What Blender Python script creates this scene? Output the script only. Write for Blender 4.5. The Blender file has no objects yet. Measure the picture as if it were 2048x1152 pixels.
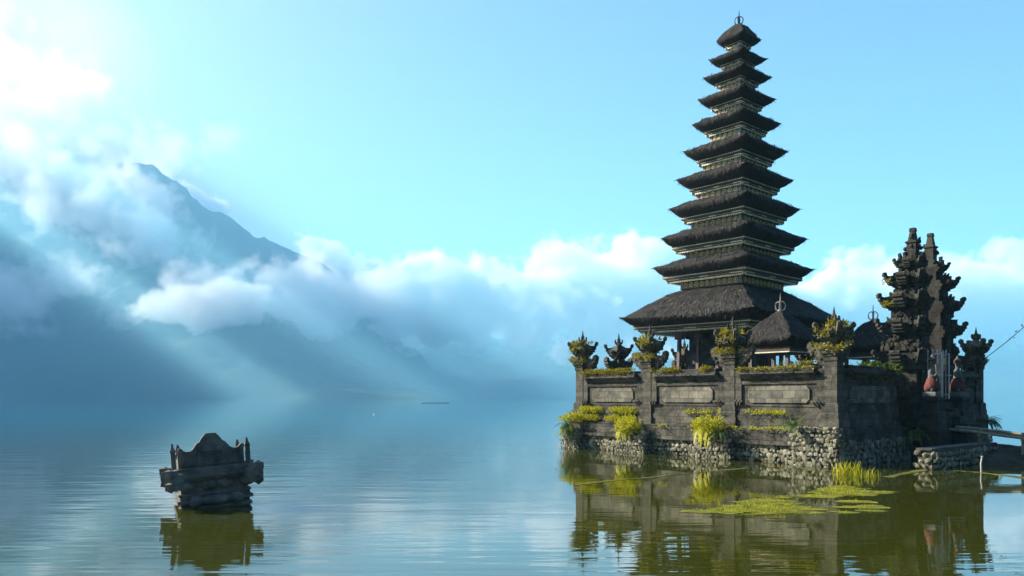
import bpy, bmesh, math, random
from mathutils import Vector, Matrix, noise as mnoise

S = bpy.context.scene
COL = S.collection
# ------------------------------------------------------------------ camera
F = 1550.0            # focal length in pixels of the 2048 px wide photograph
HAZE = 3.5e-4
HOR = 795.0           # row of the horizon
CAMZ = 1.7
cd = bpy.data.cameras.new('camera')
cam = bpy.data.objects.new('camera', cd)
COL.objects.link(cam)
cam.location = (0, 0, CAMZ)
cam.rotation_euler = (math.radians(90), 0, 0)
cd.sensor_width = 36.0
cd.lens = F / 2048 * 36
cd.shift_y = (HOR - 576) / 2048
cd.clip_start = 0.1
cd.clip_end = 40000
S.camera = cam

# ------------------------------------------------------------------ light
SUN_AZ = 70.0
SUN_EL = 30.0
sdir = Vector((-math.sin(math.radians(SUN_AZ)) * math.cos(math.radians(SUN_EL)),
               math.cos(math.radians(SUN_AZ)) * math.cos(math.radians(SUN_EL)),
               math.sin(math.radians(SUN_EL))))
W = bpy.data.worlds.new('World')
S.world = W
W.use_nodes = True
nt = W.node_tree
bg = nt.nodes['Background']
sky = nt.nodes.new('ShaderNodeTexSky')
sky.sky_type = 'NISHITA'
sky.sun_disc = False
sky.sun_elevation = math.radians(SUN_EL)
sky.sun_rotation = math.radians(-SUN_AZ)
sky.air_density = 1.0
sky.dust_density = 5.0
sky.ozone_density = 3.0
hs = nt.nodes.new('ShaderNodeHueSaturation')
hs.inputs['Saturation'].default_value = 1.3
hs.inputs['Value'].default_value = .80
hs.inputs['Hue'].default_value = .55
nt.links.new(sky.outputs[0], hs.inputs['Color'])
nt.links.new(hs.outputs[0], bg.inputs[0])
bg.inputs[1].default_value = 0.05
sl = bpy.data.lights.new('sun', 'SUN')
sl.energy = 5.0
sl.angle = math.radians(0.5)
sl.color = (1.0, 0.9, 0.74)
so = bpy.data.objects.new('sun', sl)
COL.objects.link(so)
so.rotation_euler = sdir.to_track_quat('Z', 'Y').to_euler()
so.location = (-60, 30, 60)
S.view_settings.view_transform = 'Standard'
S.view_settings.look = 'None'
S.view_settings.gamma = 1
S.view_settings.exposure = 1.92
S.cycles.max_bounces = 10
S.cycles.volume_bounces = 8
S.cycles.transparent_max_bounces = 8
S.cycles.volume_step_rate = 0.22
S.cycles.volume_max_steps = 256
def px(x, y, Z):
    """the point Z metres ahead that the photograph shows at pixel (x, y)"""
    return Vector(((x - 1024) / F * Z, Z, CAMZ + (HOR - y) / F * Z))

def interp(tab, x):
    if x <= tab[0][0]: return tab[0][1]
    for (a, b), (c, d) in zip(tab, tab[1:]):
        if x <= c:
            t = (x - a) / (c - a); t = t * t * (3 - 2 * t)
            return b + (d - b) * t
    return tab[-1][1]

def mat(name):
    m = bpy.data.materials.new(name); m.use_nodes = True
    n = m.node_tree
    return m, n, n.nodes['Principled BSDF']

def link(name, me, material, parent=None):
    o = bpy.data.objects.new(name, me); COL.objects.link(o)
    if material: me.materials.append(material)
    o.parent = parent
    return o

def fbm(v, oct=5, lac=2.1, gain=.5):
    s = 0; a = 1
    for i in range(oct):
        s += a * mnoise.noise(v); v = v * lac; a *= gain
    return s

# forest
mf, n, p = mat('forest_slope')
tc = n.nodes.new('ShaderNodeTexCoord')
nz = n.nodes.new('ShaderNodeTexNoise'); nz.inputs['Scale'].default_value = .02; nz.inputs['Detail'].default_value = 8
rp = n.nodes.new('ShaderNodeValToRGB')
rp.color_ramp.elements[0].color = (.008, .02, .012, 1); rp.color_ramp.elements[1].color = (.02, .038, .015, 1)
rp.color_ramp.elements[0].position = .35; rp.color_ramp.elements[1].position = .7
n.links.new(tc.outputs['Object'], nz.inputs['Vector']); n.links.new(nz.outputs[0], rp.inputs[0])
n.links.new(rp.outputs[0], p.inputs['Base Color']); p.inputs['Roughness'].default_value = .9
p.inputs['Specular IOR Level'].default_value = .1

def terrain(name, x0, x1, nx, y0, y1, ny, h):
    me = bpy.data.meshes.new(name); vs = []; fs = []
    for j in range(ny + 1):
        for i in range(nx + 1):
            X = x0 + (x1 - x0) * i / nx; Y = y0 + (y1 - y0) * j / ny
            vs.append((X, Y, h(X, Y)))
    for j in range(ny):
        for i in range(nx):
            a = j * (nx + 1) + i
            fs.append((a, a + 1, a + nx + 2, a + nx + 1))
    me.from_pydata(vs, [], fs)
    me.polygons.foreach_set('use_smooth', [True] * len(fs))
    o = link(name, me, mf); o['kind'] = 'structure'
    return o

YC = 2500.0
# crest of the near mountain, as (photo column, photo row)
CR = [(-3500, 300), (-1500, 340), (-700, 330), (-200, 320), (80, 310), (250, 328), (330, 362), (420, 415), (520, 470), (620, 512),
      (690, 556), (735, 605), (800, 690), (870, 760), (950, 797)]
def h_mtn(X, Y):
    u = 1024 + X / YC * F
    hc = (HOR - interp(CR, u)) / F * YC + CAMZ
    t = (Y - (1350 + 180 * fbm(Vector((X * .0011, 3.3, 0)), 3))) / (YC - 1350)
    if t < 0: return -6
    if t > 1: g = max(0, 1 - (t - 1) * .9)
    else: g = t ** 1.15
    h = hc * g
    k = min(1, t * 3) * min(1, hc / 200)
    if t<1: k *= 1 - .75 * t**6
    h += k * (90 * fbm(Vector((X * .0022, Y * .0012, 1.7)), 5))
    h += min(1, t * 4) * min(1, hc/60) * 13 * abs(fbm(Vector((X * .035, Y * .035, 9)), 3))
    return h if hc > 8 else h - 8
terrain('mountain', -6500, 600, 540, 1150, 3600, 180, h_mtn)

CR2 = [(-400, 700), (500, 690), (800, 672), (1000, 664), (1150, 655), (1285, 596), (1320, 590), (1420, 620), (1600, 640), (1800, 640),
       (2000, 610), (2300, 560), (2800, 520), (3600, 500)]
YF = 4300.0
def h_far(X, Y):
    u = 1024 + X / YF * F
    hc = (HOR - interp(CR2, u)) / F * YF
    t = (Y - (2300 + 200 * fbm(Vector((X * .0008, 5.3, 0)), 3))) / (YF - 2300)
    if t < 0: return -6
    g = t ** .9 if t <= 1 else max(0, 1 - (t - 1) * 1.2)
    h = hc * g + min(1, t * 3) * 80 * fbm(Vector((X * .002, Y * .0015, 4.7)), 5)
    h += min(1, t * 4) * 12 * abs(fbm(Vector((X * .03, Y * .03, 2)), 3))
    return h
terrain('far_hills', -3500, 7500, 420, 2000, 5000, 150, h_far)

# unseen wooded hills, added behind and right of the camera to cut skylight
me = bpy.data.meshes.new('fill_blocking_hills'); vs = []; fs = []; nr, na = 26, 150
for j in range(nr+1):
    for i in range(na+1):
        a = math.radians(14 - 190*i/na); r = 46*(1+.12*mnoise.noise(Vector((i*.13, 0, 5)))) * (1 + .085*j)**1.55
        t = j/nr; edge = min(1, min(i, na-i)/14)
        X = 8+r*math.cos(a); Y = 14+r*math.sin(a)
        h = -.8 + 2.4*min(1, t*8) + edge*(95*t**.85 + min(1, t*4)*(10*fbm(Vector((X*.02, Y*.02, 1)), 3)+5*abs(fbm(Vector((X*.12, Y*.12, 3)), 3))))
        vs.append((X, Y, h))
for j in range(nr):
    for i in range(na):
        a = j*(na+1)+i; fs.append((a, a+1, a+na+2, a+na+1))
me.from_pydata(vs, [], fs); o = link('fill_blocking_hills', me, mf); o['kind'] = 'structure'

# lake
mw, n, p = mat('lake_water')
WATER_P = p
p.inputs['Roughness'].default_value = .02
p.inputs['IOR'].default_value = 1.95
tc = n.nodes.new('ShaderNodeTexCoord')
def ripple(scale, sx, sy, rot, det=3):
    mp = n.nodes.new('ShaderNodeMapping'); mp.inputs['Scale'].default_value = (sx, sy, 1); mp.inputs['Rotation'].default_value = (0, 0, rot)
    z = n.nodes.new('ShaderNodeTexNoise'); z.inputs['Scale'].default_value = scale; z.inputs['Detail'].default_value = det
    n.links.new(tc.outputs['Object'], mp.inputs[0]); n.links.new(mp.outputs[0], z.inputs['Vector'])
    return z
z1 = ripple(1, .22, 1.25, .10, 2); z2 = ripple(1, .9, 5, -.15, 2)
ad = n.nodes.new('ShaderNodeMath'); ad.operation = 'MULTIPLY_ADD'; ad.inputs[1].default_value = .45
n.links.new(z2.outputs[0], ad.inputs[0]); n.links.new(z1.outputs[0], ad.inputs[2])
bp = n.nodes.new('ShaderNodeBump'); bp.inputs['Strength'].default_value = 1; bp.inputs['Distance'].default_value = .010
# the water lies calm in the lee of the temple and is ruffled farther out
vd = n.nodes.new('ShaderNodeVectorMath'); vd.operation = 'DISTANCE'; vd.inputs[1].default_value = (7.5, 15.5, 0)
n.links.new(tc.outputs['Object'], vd.inputs[0])
cm = n.nodes.new('ShaderNodeMapRange'); cm.interpolation_type = 'SMOOTHSTEP'
cm.inputs[1].default_value = 4.5; cm.inputs[2].default_value = 13; cm.inputs[3].default_value = .22; cm.inputs[4].default_value = 1
n.links.new(vd.outputs['Value'], cm.inputs[0])
hm = n.nodes.new('ShaderNodeMath'); hm.operation = 'MULTIPLY'
n.links.new(ad.outputs[0], hm.inputs[0]); n.links.new(cm.outputs[0], hm.inputs[1])
n.links.new(hm.outputs[0], bp.inputs['Height']); n.links.new(bp.outputs[0], p.inputs['Normal'])
# the shallows by the temple are olive with weed, the open lake is deep teal
sp = n.nodes.new('ShaderNodeSeparateXYZ'); n.links.new(tc.outputs['Object'], sp.inputs[0])
mr = n.nodes.new('ShaderNodeMapRange'); mr.interpolation_type = 'SMOOTHSTEP'
mr.inputs[1].default_value = 22; mr.inputs[2].default_value = 60
n.links.new(sp.outputs[1], mr.inputs[0])
mx = n.nodes.new('ShaderNodeMix'); mx.data_type = 'RGBA'
mx.inputs[6].default_value = (.032, .036, .002, 1); mx.inputs[7].default_value = (.004, .10, .13, 1)
n.links.new(mr.outputs[0], mx.inputs[0]); n.links.new(mx.outputs[2], WATER_P.inputs['Base Color'])
me = bpy.data.meshes.new('lake')
me.from_pydata([(-9000, -600, 0), (9000, -600, 0), (9000, 5200, 0), (-9000, 5200, 0)], [], [(0, 1, 2, 3)])
o = link('lake_water', me, mw); o['kind'] = 'structure'

# haze
mh = bpy.data.materials.new('haze_air'); mh.use_nodes = True
n = mh.node_tree; n.nodes.remove(n.nodes['Principled BSDF'])
pv = n.nodes.new('ShaderNodeVolumePrincipled')
pv.inputs['Color'].default_value = (.31, .72, 1.0, 1)
pv.inputs['Density'].default_value = HAZE
pv.inputs['Anisotropy'].default_value = .15
n.links.new(pv.outputs[0], n.nodes['Material Output'].inputs['Volume'])
def box_mesh(name, lo, hi):
    bm = bmesh.new(); bmesh.ops.create_cube(bm, size=1)
    for v in bm.verts:
        v.co = Vector([lo[k] + (v.co[k] + .5) * (hi[k] - lo[k]) for k in range(3)])
    me = bpy.data.meshes.new(name); bm.to_mesh(me); bm.free(); return me
o = link('haze', box_mesh('haze', (-9500, -700, -20), (9500, 5400, 860)), mh); o['kind'] = 'stuff'
# ------------------------------------------------------------------ helpers
rnd = random.Random(7)
TH = math.atan2(.632, .775)           # the temple court is turned by this angle
C0 = Vector((8.06, 19.4, 0))          # its near corner
CX = Vector((math.cos(TH), math.sin(TH), 0)); CY = Vector((-math.sin(TH), math.cos(TH), 0))
def court(x, y, z=0): return C0 + CX * x + CY * y + Vector((0, 0, z))

class MB:
    def __init__(s): s.v = []; s.f = []
    def add(s, vs, fs, M=None):
        o = len(s.v)
        s.v += [tuple(M @ Vector(p)) if M else tuple(p) for p in vs]
        s.f += [tuple(i + o for i in f) for f in fs]
    def box(s, x0, x1, y0, y1, z0, z1, M=None):
        s.add([(x0,y0,z0),(x1,y0,z0),(x1,y1,z0),(x0,y1,z0),(x0,y0,z1),(x1,y0,z1),(x1,y1,z1),(x0,y1,z1)],
              [(3,2,1,0),(4,5,6,7),(0,1,5,4),(1,2,6,5),(2,3,7,6),(3,0,4,7)], M)
    def stack(s, prof, cx=0, cy=0, M=None, kx=1, ky=1, ox=0, oy=0):
        """square rings (half width, z) piled into a moulded block"""
        vs = []; fs = []
        for a, z in prof:
            vs += [(cx-a*kx-ox,cy-a*ky-oy,z),(cx+a*kx+ox,cy-a*ky-oy,z),(cx+a*kx+ox,cy+a*ky+oy,z),(cx-a*kx-ox,cy+a*ky+oy,z)]
        n = len(prof)
        fs.append((3,2,1,0)); b = 4*(n-1); fs.append((b,b+1,b+2,b+3))
        for i in range(n-1):
            for k in range(4):
                a = 4*i+k; c = 4*i+(k+1) % 4
                fs.append((a, c, c+4, a+4))
        s.add(vs, fs, M)
    def lathe(s, prof, n=10, M=None):
        vs = []; fs = []
        for r, z in prof:
            for k in range(n):
                t = 2*math.pi*k/n; vs.append((r*math.cos(t), r*math.sin(t), z))
        m = len(prof)
        fs.append(tuple(range(n-1, -1, -1))); fs.append(tuple(range(n*(m-1), n*m)))
        for i in range(m-1):
            for k in range(n):
                a = i*n+k; b = i*n+(k+1) % n
                fs.append((a, b, b+n, a+n))
        s.add(vs, fs, M)
    def extrude(s, pts, t, M=None):
        """outline (u, z) in the local XZ plane, t thick in Y"""
        n = len(pts)
        vs = [(u, -t/2, z) for u, z in pts] + [(u, t/2, z) for u, z in pts]
        fs = [tuple(range(n)), tuple(range(2*n-1, n-1, -1))]
        for i in range(n):
            j = (i+1) % n
            fs.append((j, i, i+n, j+n))
        s.add(vs, fs, M)
    def tube(s, pts, rad, n=6, caps=True):
        pts = [Vector(p) for p in pts]; m = len(pts)
        rs = rad if isinstance(rad, (list, tuple)) else [rad]*m
        vs = []; fs = []; up = Vector((0, 0, 1))
        for i, p in enumerate(pts):
            d = (pts[min(i+1, m-1)] - pts[max(i-1, 0)]).normalized()
            a = d.cross(up if abs(d.z) < .95 else Vector((1, 0, 0))).normalized(); b = a.cross(d)
            for k in range(n):
                t = 2*math.pi*k/n
                vs.append(tuple(p + (a*math.cos(t) + b*math.sin(t)) * rs[i]))
        for i in range(m-1):
            for k in range(n):
                x = i*n+k; y = i*n+(k+1) % n
                fs.append((x, y, y+n, x+n))
        if caps: fs.append(tuple(range(n-1, -1, -1))); fs.append(tuple(range(n*(m-1), n*m)))
        s.add(vs, fs)
    def blob(s, c, r, sub=1, jit=.18, sq=(1, 1, 1), R=None):
        vs, fs = ICO[sub]
        sd = Vector((rnd.uniform(0, 90), rnd.uniform(0, 90), rnd.uniform(0, 90)))
        out = []
        for p in vs:
            q = p * (1 + jit * 2 * mnoise.noise(p * 1.3 + sd))
            q = Vector((q.x*sq[0], q.y*sq[1], q.z*sq[2])) * r
            if R: q = R @ q
            out.append(q + Vector(c))
        s.add(out, fs)
    def stone(s, c, r, sq, R):
        vs, fs = ICO[1]
        ax = [rdirv() for _ in range(7)]; cut = [rnd.uniform(.55, .85) for _ in ax]
        out = []
        for p in vs:
            q = p.copy()
            for a, k in zip(ax, cut):
                d = q.dot(a)
                if d > k: q -= a*(d-k)
            out.append(R @ Vector((q.x*sq[0], q.y*sq[1], q.z*sq[2]))*r + Vector(c))
        s.add(out, fs)
    def torus(s, M, R, r, n=10, k=4):
        vs = []; fs = []
        for i in range(n):
            t = 2*math.pi*i/n
            for j in range(k):
                u = 2*math.pi*j/k
                vs.append(((R+r*math.cos(u))*math.cos(t), r*math.sin(u), (R+r*math.cos(u))*math.sin(t)))
        for i in range(n):
            for j in range(k):
                a = i*k+j; b = i*k+(j+1) % k; c = ((i+1) % n)*k+j; d = ((i+1) % n)*k+(j+1) % k
                fs.append((a, b, d, c))
        s.add(vs, fs, M)
    def build(s, name, m, parent=None, smooth=False, loc=None, rotz=0):
        me = bpy.data.meshes.new(name); me.from_pydata(s.v, [], s.f)
        if smooth: me.polygons.foreach_set('use_smooth', [True]*len(s.f))
        me.update()
        o = link(name, me, m, parent)
        if loc is not None: o.location = loc; o.rotation_euler.z = rotz
        return o
ICO = {}
for k_ in (1, 2):
    b_ = bmesh.new(); bmesh.ops.create_icosphere(b_, subdivisions=k_, radius=1)
    b_.verts.index_update()
    ICO[k_] = ([v.co.copy() for v in b_.verts], [tuple(v.index for v in f.verts) for f in b_.faces]); b_.free()

def rdirv():
    while True:
        v = Vector((rnd.uniform(-1, 1), rnd.uniform(-1, 1), rnd.uniform(-1, 1)))
        if .1 < v.length < 1: return v.normalized()
def T(x, y, z): return Matrix.Translation((x, y, z))
def RZ(a): return Matrix.Rotation(a, 4, 'Z')
def tag(o, label=None, cat=None, group=None, kind=None):
    if label: o['label'] = label
    if cat: o['category'] = cat
    if group: o['group'] = group
    if kind: o['kind'] = kind
    return o
def thing(name, loc, label, cat, rotz=0, group=None):
    o = bpy.data.objects.new(name, None); COL.objects.link(o)
    o.location = loc; o.rotation_euler = (0, 0, rotz); o.empty_display_size = .2
    return tag(o, label, cat, group)
def copy_tree(o, parent=None):
    c = o.copy(); COL.objects.link(c); c.parent = parent
    for ch in list(o.children): copy_tree(ch, c)
    return c

# ------------------------------------------------------------------ materials
def ramp(n, fac, stops):
    r = n.nodes.new('ShaderNodeValToRGB'); e = r.color_ramp.elements
    while len(e) < len(stops): e.new(.5)
    for k, (pos, c) in enumerate(stops): e[k].position = pos; e[k].color = (*c, 1)
    n.links.new(fac, r.inputs[0]); return r.outputs[0]
def noise_tex(n, vec, scale, det=5, rough=.6):
    z = n.nodes.new('ShaderNodeTexNoise'); z.inputs['Scale'].default_value = scale; z.inputs['Detail'].default_value = det
    z.inputs['Roughness'].default_value = rough
    n.links.new(vec, z.inputs['Vector']); return z.outputs[0]
def mixc(n, fac, a, b, mode='MIX'):
    m = n.nodes.new('ShaderNodeMix'); m.data_type = 'RGBA'; m.blend_type = mode
    for sock, val in ((m.inputs[0], fac), (m.inputs[6], a), (m.inputs[7], b)):
        if isinstance(val, (int, float)): sock.default_value = val
        elif isinstance(val, tuple): sock.default_value = (*val, 1)
        else: n.links.new(val, sock)
    return m.outputs[2]
def math_(n, op, a, b=None):
    m = n.nodes.new('ShaderNodeMath'); m.operation = op
    for i, v in enumerate((a, b)):
        if v is None: continue
        if isinstance(v, (int, float)): m.inputs[i].default_value = v
        else: n.links.new(v, m.inputs[i])
    return m.outputs[0]
def bump(n, p, h, dist, strength=1):
    b = n.nodes.new('ShaderNodeBump'); b.inputs['Distance'].default_value = dist; b.inputs['Strength'].default_value = strength
    n.links.new(h, b.inputs['Height']); n.links.new(b.outputs[0], p.inputs['Normal'])

def stone_mat(name, lo, hi, blocks=None, moss=.35, bd=.02):
    m, n, p = mat(name)
    tc = n.nodes.new('ShaderNodeTexCoord'); ob = tc.outputs['Object']
    a = noise_tex(n, ob, 3.2, 7, .65)
    col = ramp(n, a, [(.32, lo), (.5, tuple((x+y)/2 for x, y in zip(lo, hi))), (.7, hi)])
    h = noise_tex(n, ob, 14, 6, .65)
    if blocks:
        sp = n.nodes.new('ShaderNodeSeparateXYZ'); n.links.new(ob, sp.inputs[0])
        cb = n.nodes.new('ShaderNodeCombineXYZ')
        n.links.new(math_(n, 'ADD', sp.outputs[0], sp.outputs[1]), cb.inputs[0]); n.links.new(sp.outputs[2], cb.inputs[1])
        br = n.nodes.new('ShaderNodeTexBrick'); br.inputs['Scale'].default_value = 1
        br.inputs['Brick Width'].default_value = blocks[0]; br.inputs['Row Height'].default_value = blocks[1]
        br.inputs['Mortar Size'].default_value = .006; br.inputs['Color1'].default_value = (.55, .55, .56, 1)
        br.inputs['Color2'].default_value = (1.25, 1.2, 1.08, 1); br.inputs['Mortar'].default_value = (.3, .3, .3, 1); br.inputs['Bias'].default_value = 0
        n.links.new(cb.outputs[0], br.inputs[0])
        col = mixc(n, .85, col, br.outputs[0], 'MULTIPLY')
        h = math_(n, 'SUBTRACT', h, math_(n, 'MULTIPLY', br.outputs[1], .5))
    if moss:
        k = ramp(n, noise_tex(n, ob, 2.1, 6, .7), [(.56, (0, 0, 0)), (.68, (moss, moss, moss))])
        col = mixc(n, k, col, (.055, .06, .02))
        k2 = ramp(n, noise_tex(n, ob, 5.7, 5, .7), [(.6, (0, 0, 0)), (.68, (.5, .5, .5))])
        col = mixc(n, k2, col, tuple(x*1.5 for x in hi))
    n.links.new(col, p.inputs['Base Color']); p.inputs['Roughness'].default_value = .88
    p.inputs['Specular IOR Level'].default_value = .25
    bump(n, p, h, bd)
    return m
def island_mat(name, cols, rough=.8, trans=0, noise_scale=None, spec=.2, bd=0):
    """colour varies from one small piece of the mesh (strand, stone, leaf) to the next"""
    m, n, p = mat(name)
    g = n.nodes.new('ShaderNodeNewGeometry')
    k = len(cols)
    col = ramp(n, g.outputs['Random Per Island'], [(i/(k-1), c) for i, c in enumerate(cols)])
    if noise_scale:
        tc = n.nodes.new('ShaderNodeTexCoord')
        z = noise_tex(n, tc.outputs['Object'], noise_scale, 5, .65)
        col = mixc(n, .9, col, ramp(n, z, [(.3, (.45, .45, .45)), (.7, (1.5, 1.5, 1.5))]), 'MULTIPLY')
        if bd: bump(n, p, noise_tex(n, tc.outputs['Object'], noise_scale*3, 6), bd)
    n.links.new(col, p.inputs['Base Color']); p.inputs['Roughness'].default_value = rough
    p.inputs['Specular IOR Level'].default_value = spec
    if trans:
        t = n.nodes.new('ShaderNodeBsdfTranslucent'); n.links.new(col, t.inputs[0])
        ms = n.nodes.new('ShaderNodeMixShader'); ms.inputs[0].default_value = trans
        n.links.new(p.outputs[0], ms.inputs[1]); n.links.new(t.outputs[0], ms.inputs[2])
        n.links.new(ms.outputs[0], n.nodes['Material Output'].inputs[0])
    return m
def plain_mat(name, c, rough=.6, scale=8, var=.5, metal=0, bd=.004):
    m, n, p = mat(name)
    tc = n.nodes.new('ShaderNodeTexCoord')
    z = noise_tex(n, tc.outputs['Object'], scale, 6, .65)
    n.links.new(ramp(n, z, [(.3, tuple(x*(1-var) for x in c)), (.7, tuple(min(1, x*(1+var)) for x in c))]), p.inputs['Base Color'])
    p.inputs['Roughness'].default_value = rough; p.inputs['Metallic'].default_value = metal
    bump(n, p, z, bd)
    return m

STONE = stone_mat('carved_andesite', (.018, .018, .017), (.13, .122, .105), (.36, .19), .6)
SHRINE = stone_mat('shrine_stone', (.045, .05, .048), (.19, .195, .18), None, .4, .02)
PANEL = stone_mat('panel_stone', (.07, .07, .062), (.22, .21, .18), (.34, .21), .45)
CARVED = stone_mat('weathered_carving', (.02, .021, .018), (.13, .12, .095), None, .75, .03)
CONC = stone_mat('grey_render', (.03, .033, .033), (.11, .115, .11), None, .4)
LIMESTONE = stone_mat('pale_block', (.2, .21, .21), (.42, .43, .41), (.4, .25), .2)
RUBBLE = island_mat('rubble_stone', [(.07, .068, .045), (.20, .19, .13), (.11, .105, .07), (.30, .29, .23), (.16, .15, .095), (.24, .23, .17)], .85, 0, 9, .25, .02)
MORTAR = plain_mat('rubble_mortar', (.07, .066, .048), .95, 6)
THATCH = island_mat('palm_fibre_thatch', [(.010, .0095, .0095), (.03, .027, .026), (.016, .015, .015), (.10, .09, .08), (.022, .02, .019)], .85, 0, None, .12)
THATCHB = plain_mat('packed_fibre', (.013, .012, .012), .95, 9, .5, 0, .05)
GOLD = island_mat('gilded_carving', [(.72, .64, .36), (.82, .78, .56), (.76, .70, .46), (.8, .78, .62)], .5, 0, 20)
GOLDB = plain_mat('gilded_ground', (.19, .15, .06), .6, 16)
CREAM = plain_mat('cream_trim', (.62, .58, .42), .6)
WOOD = plain_mat('dark_red_wood', (.035, .022, .019), .6, 12)
POSTW = plain_mat('weathered_post', (.13, .09, .095), .7, 12)
YLEAF = island_mat('yellow_green_leaf', [(.22, .25, .008), (.50, .49, .014), (.36, .39, .010), (.58, .46, .03)], .6, .35)
GLEAF = island_mat('green_leaf', [(.035, .07, .012), (.10, .16, .02), (.18, .22, .02), (.07, .12, .02)], .5, .35)
BLEAF = island_mat('pale_green_leaf', [(.10, .17, .05), (.18, .26, .07), (.13, .2, .04)], .5, .35)
MOSS = island_mat('dry_moss', [(.20, .18, .02), (.38, .34, .02), (.13, .13, .02), (.46, .38, .04)], .8, .25)
BAMB = plain_mat('old_bamboo', (.20, .19, .14), .6, 5)
METAL = plain_mat('white_painted_steel', (.62, .64, .64), .45, 10, .15)
CLOTH = plain_mat('red_cloth', (.11, .026, .022), .85, 14, .35)
STATUE = stone_mat('statue_stone', (.05, .054, .052), (.16, .17, .165), None, .3)
# ------------------------------------------------------------------ temple court
EAR = [(.10,0),(.24,.03),(.30,.07),(.30,.13),(.36,.15),(.37,.22),(.42,.24),(.42,.33),(.47,.36),(.48,.43),(.44,.48),(.385,.475),
       (.36,.42),(.365,.37),(.30,.345),(.2,.36),(.10,.38)]
def ear(mb, M, k=1, t=.13):
    mb.extrude([(u*k, z*k) for u, z in EAR], t*k, M)
    # carved scrolls on both cheeks
    for s in (-1, 1):
        mb.blob(M @ Vector((.3*k, s*t*k*.5, .22*k)), .055*k, 1, .2)
        mb.blob(M @ Vector((.2*k, s*t*k*.5, .2*k)), .07*k, 1, .2)
    mb.blob(M @ Vector((.43*k, 0, .44*k)), .062*k, 1, .15)
SCROLL = [(.10,2.42),(.10,3.02),(.28,3.0),(.46,2.97),(.54,2.99),(.57,3.08),(.62,3.11),(.68,3.07),(.69,2.98),(.655,2.93),(.66,2.86),(.60,2.84),
          (.60,2.77),(.52,2.75),(.50,2.67),(.41,2.65),(.37,2.585),(.30,2.56),(.27,2.46)]
def relief(mb, a, z0, z1, n, r):
    for i in range(n):
        f = rnd.randrange(4); u = rnd.uniform(-a, a); z = rnd.uniform(z0, z1)
        x, y = ((u, -a), (a, u), (u, a), (-a, u))[f]
        mb.blob((x, y, z), r*rnd.uniform(.6, 1.2), 1, .3)

def make_pillar(dirs, parent, x, y):
    """dirs: wall directions (angles) that get a scroll bracket"""
    s = MB()
    s.stack([(.27,.55),(.27,1.13),(.24,1.16),(.24,1.3),(.22,1.33),(.22,1.5),(.19,1.54),(.165,1.56),(.165,2.6),(.19,2.62),(.19,2.7)])
    for a in dirs:                                          # stepped half piers towards the wall
        s.box(.16,.38,-.15,.15,1.2,2.44, RZ(a)); s.box(.372,.45,-.13,.13,1.2,1.5, RZ(a))
    p = s.build('pillar', STONE, parent, loc=(x, y, 0))
    c = MB()
    c.stack([(.17,2.702),(.21,2.73),(.21,2.78),(.25,2.8),(.25,2.86),(.19,2.89),(.19,2.97),(.14,3.0),(.14,3.06),(.19,3.09),(.19,3.15),
             (.25,3.18),(.25,3.27),(.30,3.3),(.30,3.38),(.24,3.42),(.17,3.46),(.13,3.5),(.09,3.53)])
    for k in range(4):
        M = RZ(math.pi/4 + k*math.pi/2)
        ear(c, M @ T(.04,0,3.1), 1.0); ear(c, M @ T(.1,0,2.68), .52)
        c.box(.1,.36,-.09,.09,3.2,3.34, RZ(k*math.pi/2)); c.blob(RZ(k*math.pi/2) @ Vector((.33,0,3.3)), .09, 1, .3)
        c.blob(RZ(k*math.pi/2) @ Vector((.2,0,3.02)), .08, 1, .3)
    relief(c, .2, 2.75, 3.0, 16, .05); relief(c, .27, 3.15, 3.42, 26, .05)
    c.build('crown', CARVED, p)
    f = MB()
    f.lathe([(.1,3.5),(.1,3.56),(.06,3.58),(.085,3.64),(.05,3.7),(.065,3.74),(.035,3.8),(.028,3.86),(.006,3.98)], 8)
    for k in range(4):
        f.extrude([(.03,3.56),(.1,3.57),(.14,3.62),(.15,3.7),(.13,3.755),(.095,3.74),(.1,3.68),(.07,3.63),(.03,3.64)], .05, RZ(math.pi/4+k*math.pi/2))
    f.build('finial', CARVED, p)
    for a in dirs:
        b = MB(); M = RZ(a)
        b.extrude(SCROLL, .17, M)
        for q in range(12):
            b.blob(M @ Vector((rnd.uniform(.15,.58), rnd.choice((-1,1))*.085, rnd.uniform(2.68,2.96))), rnd.uniform(.03,.06), 1, .3)
        b.blob(M @ Vector((.63,0,3.06)), .075, 1, .15)
        b.build('scroll_bracket', CARVED, p)
    # dark claw ornament at the foot of the shaft
    w = MB()
    for a in dirs:
        M = RZ(a)
        for q in range(3):
            w.tube([M @ Vector((.2+.09*q,-.2,1.5)), M @ Vector((.24+.09*q,-.25,1.58)), M @ Vector((.30+.09*q,-.25,1.64-.02*q)), M @ Vector((.33+.09*q,-.22,1.6))], [.04,.035,.03,.015], 5)
            w.tube([M @ Vector((.2+.09*q,.2,1.5)), M @ Vector((.24+.09*q,.25,1.58)), M @ Vector((.30+.09*q,.25,1.64-.02*q)), M @ Vector((.33+.09*q,.22,1.6))], [.04,.035,.03,.015], 5)
    w.build('foot_ornament', CARVED, p)
    return p

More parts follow.
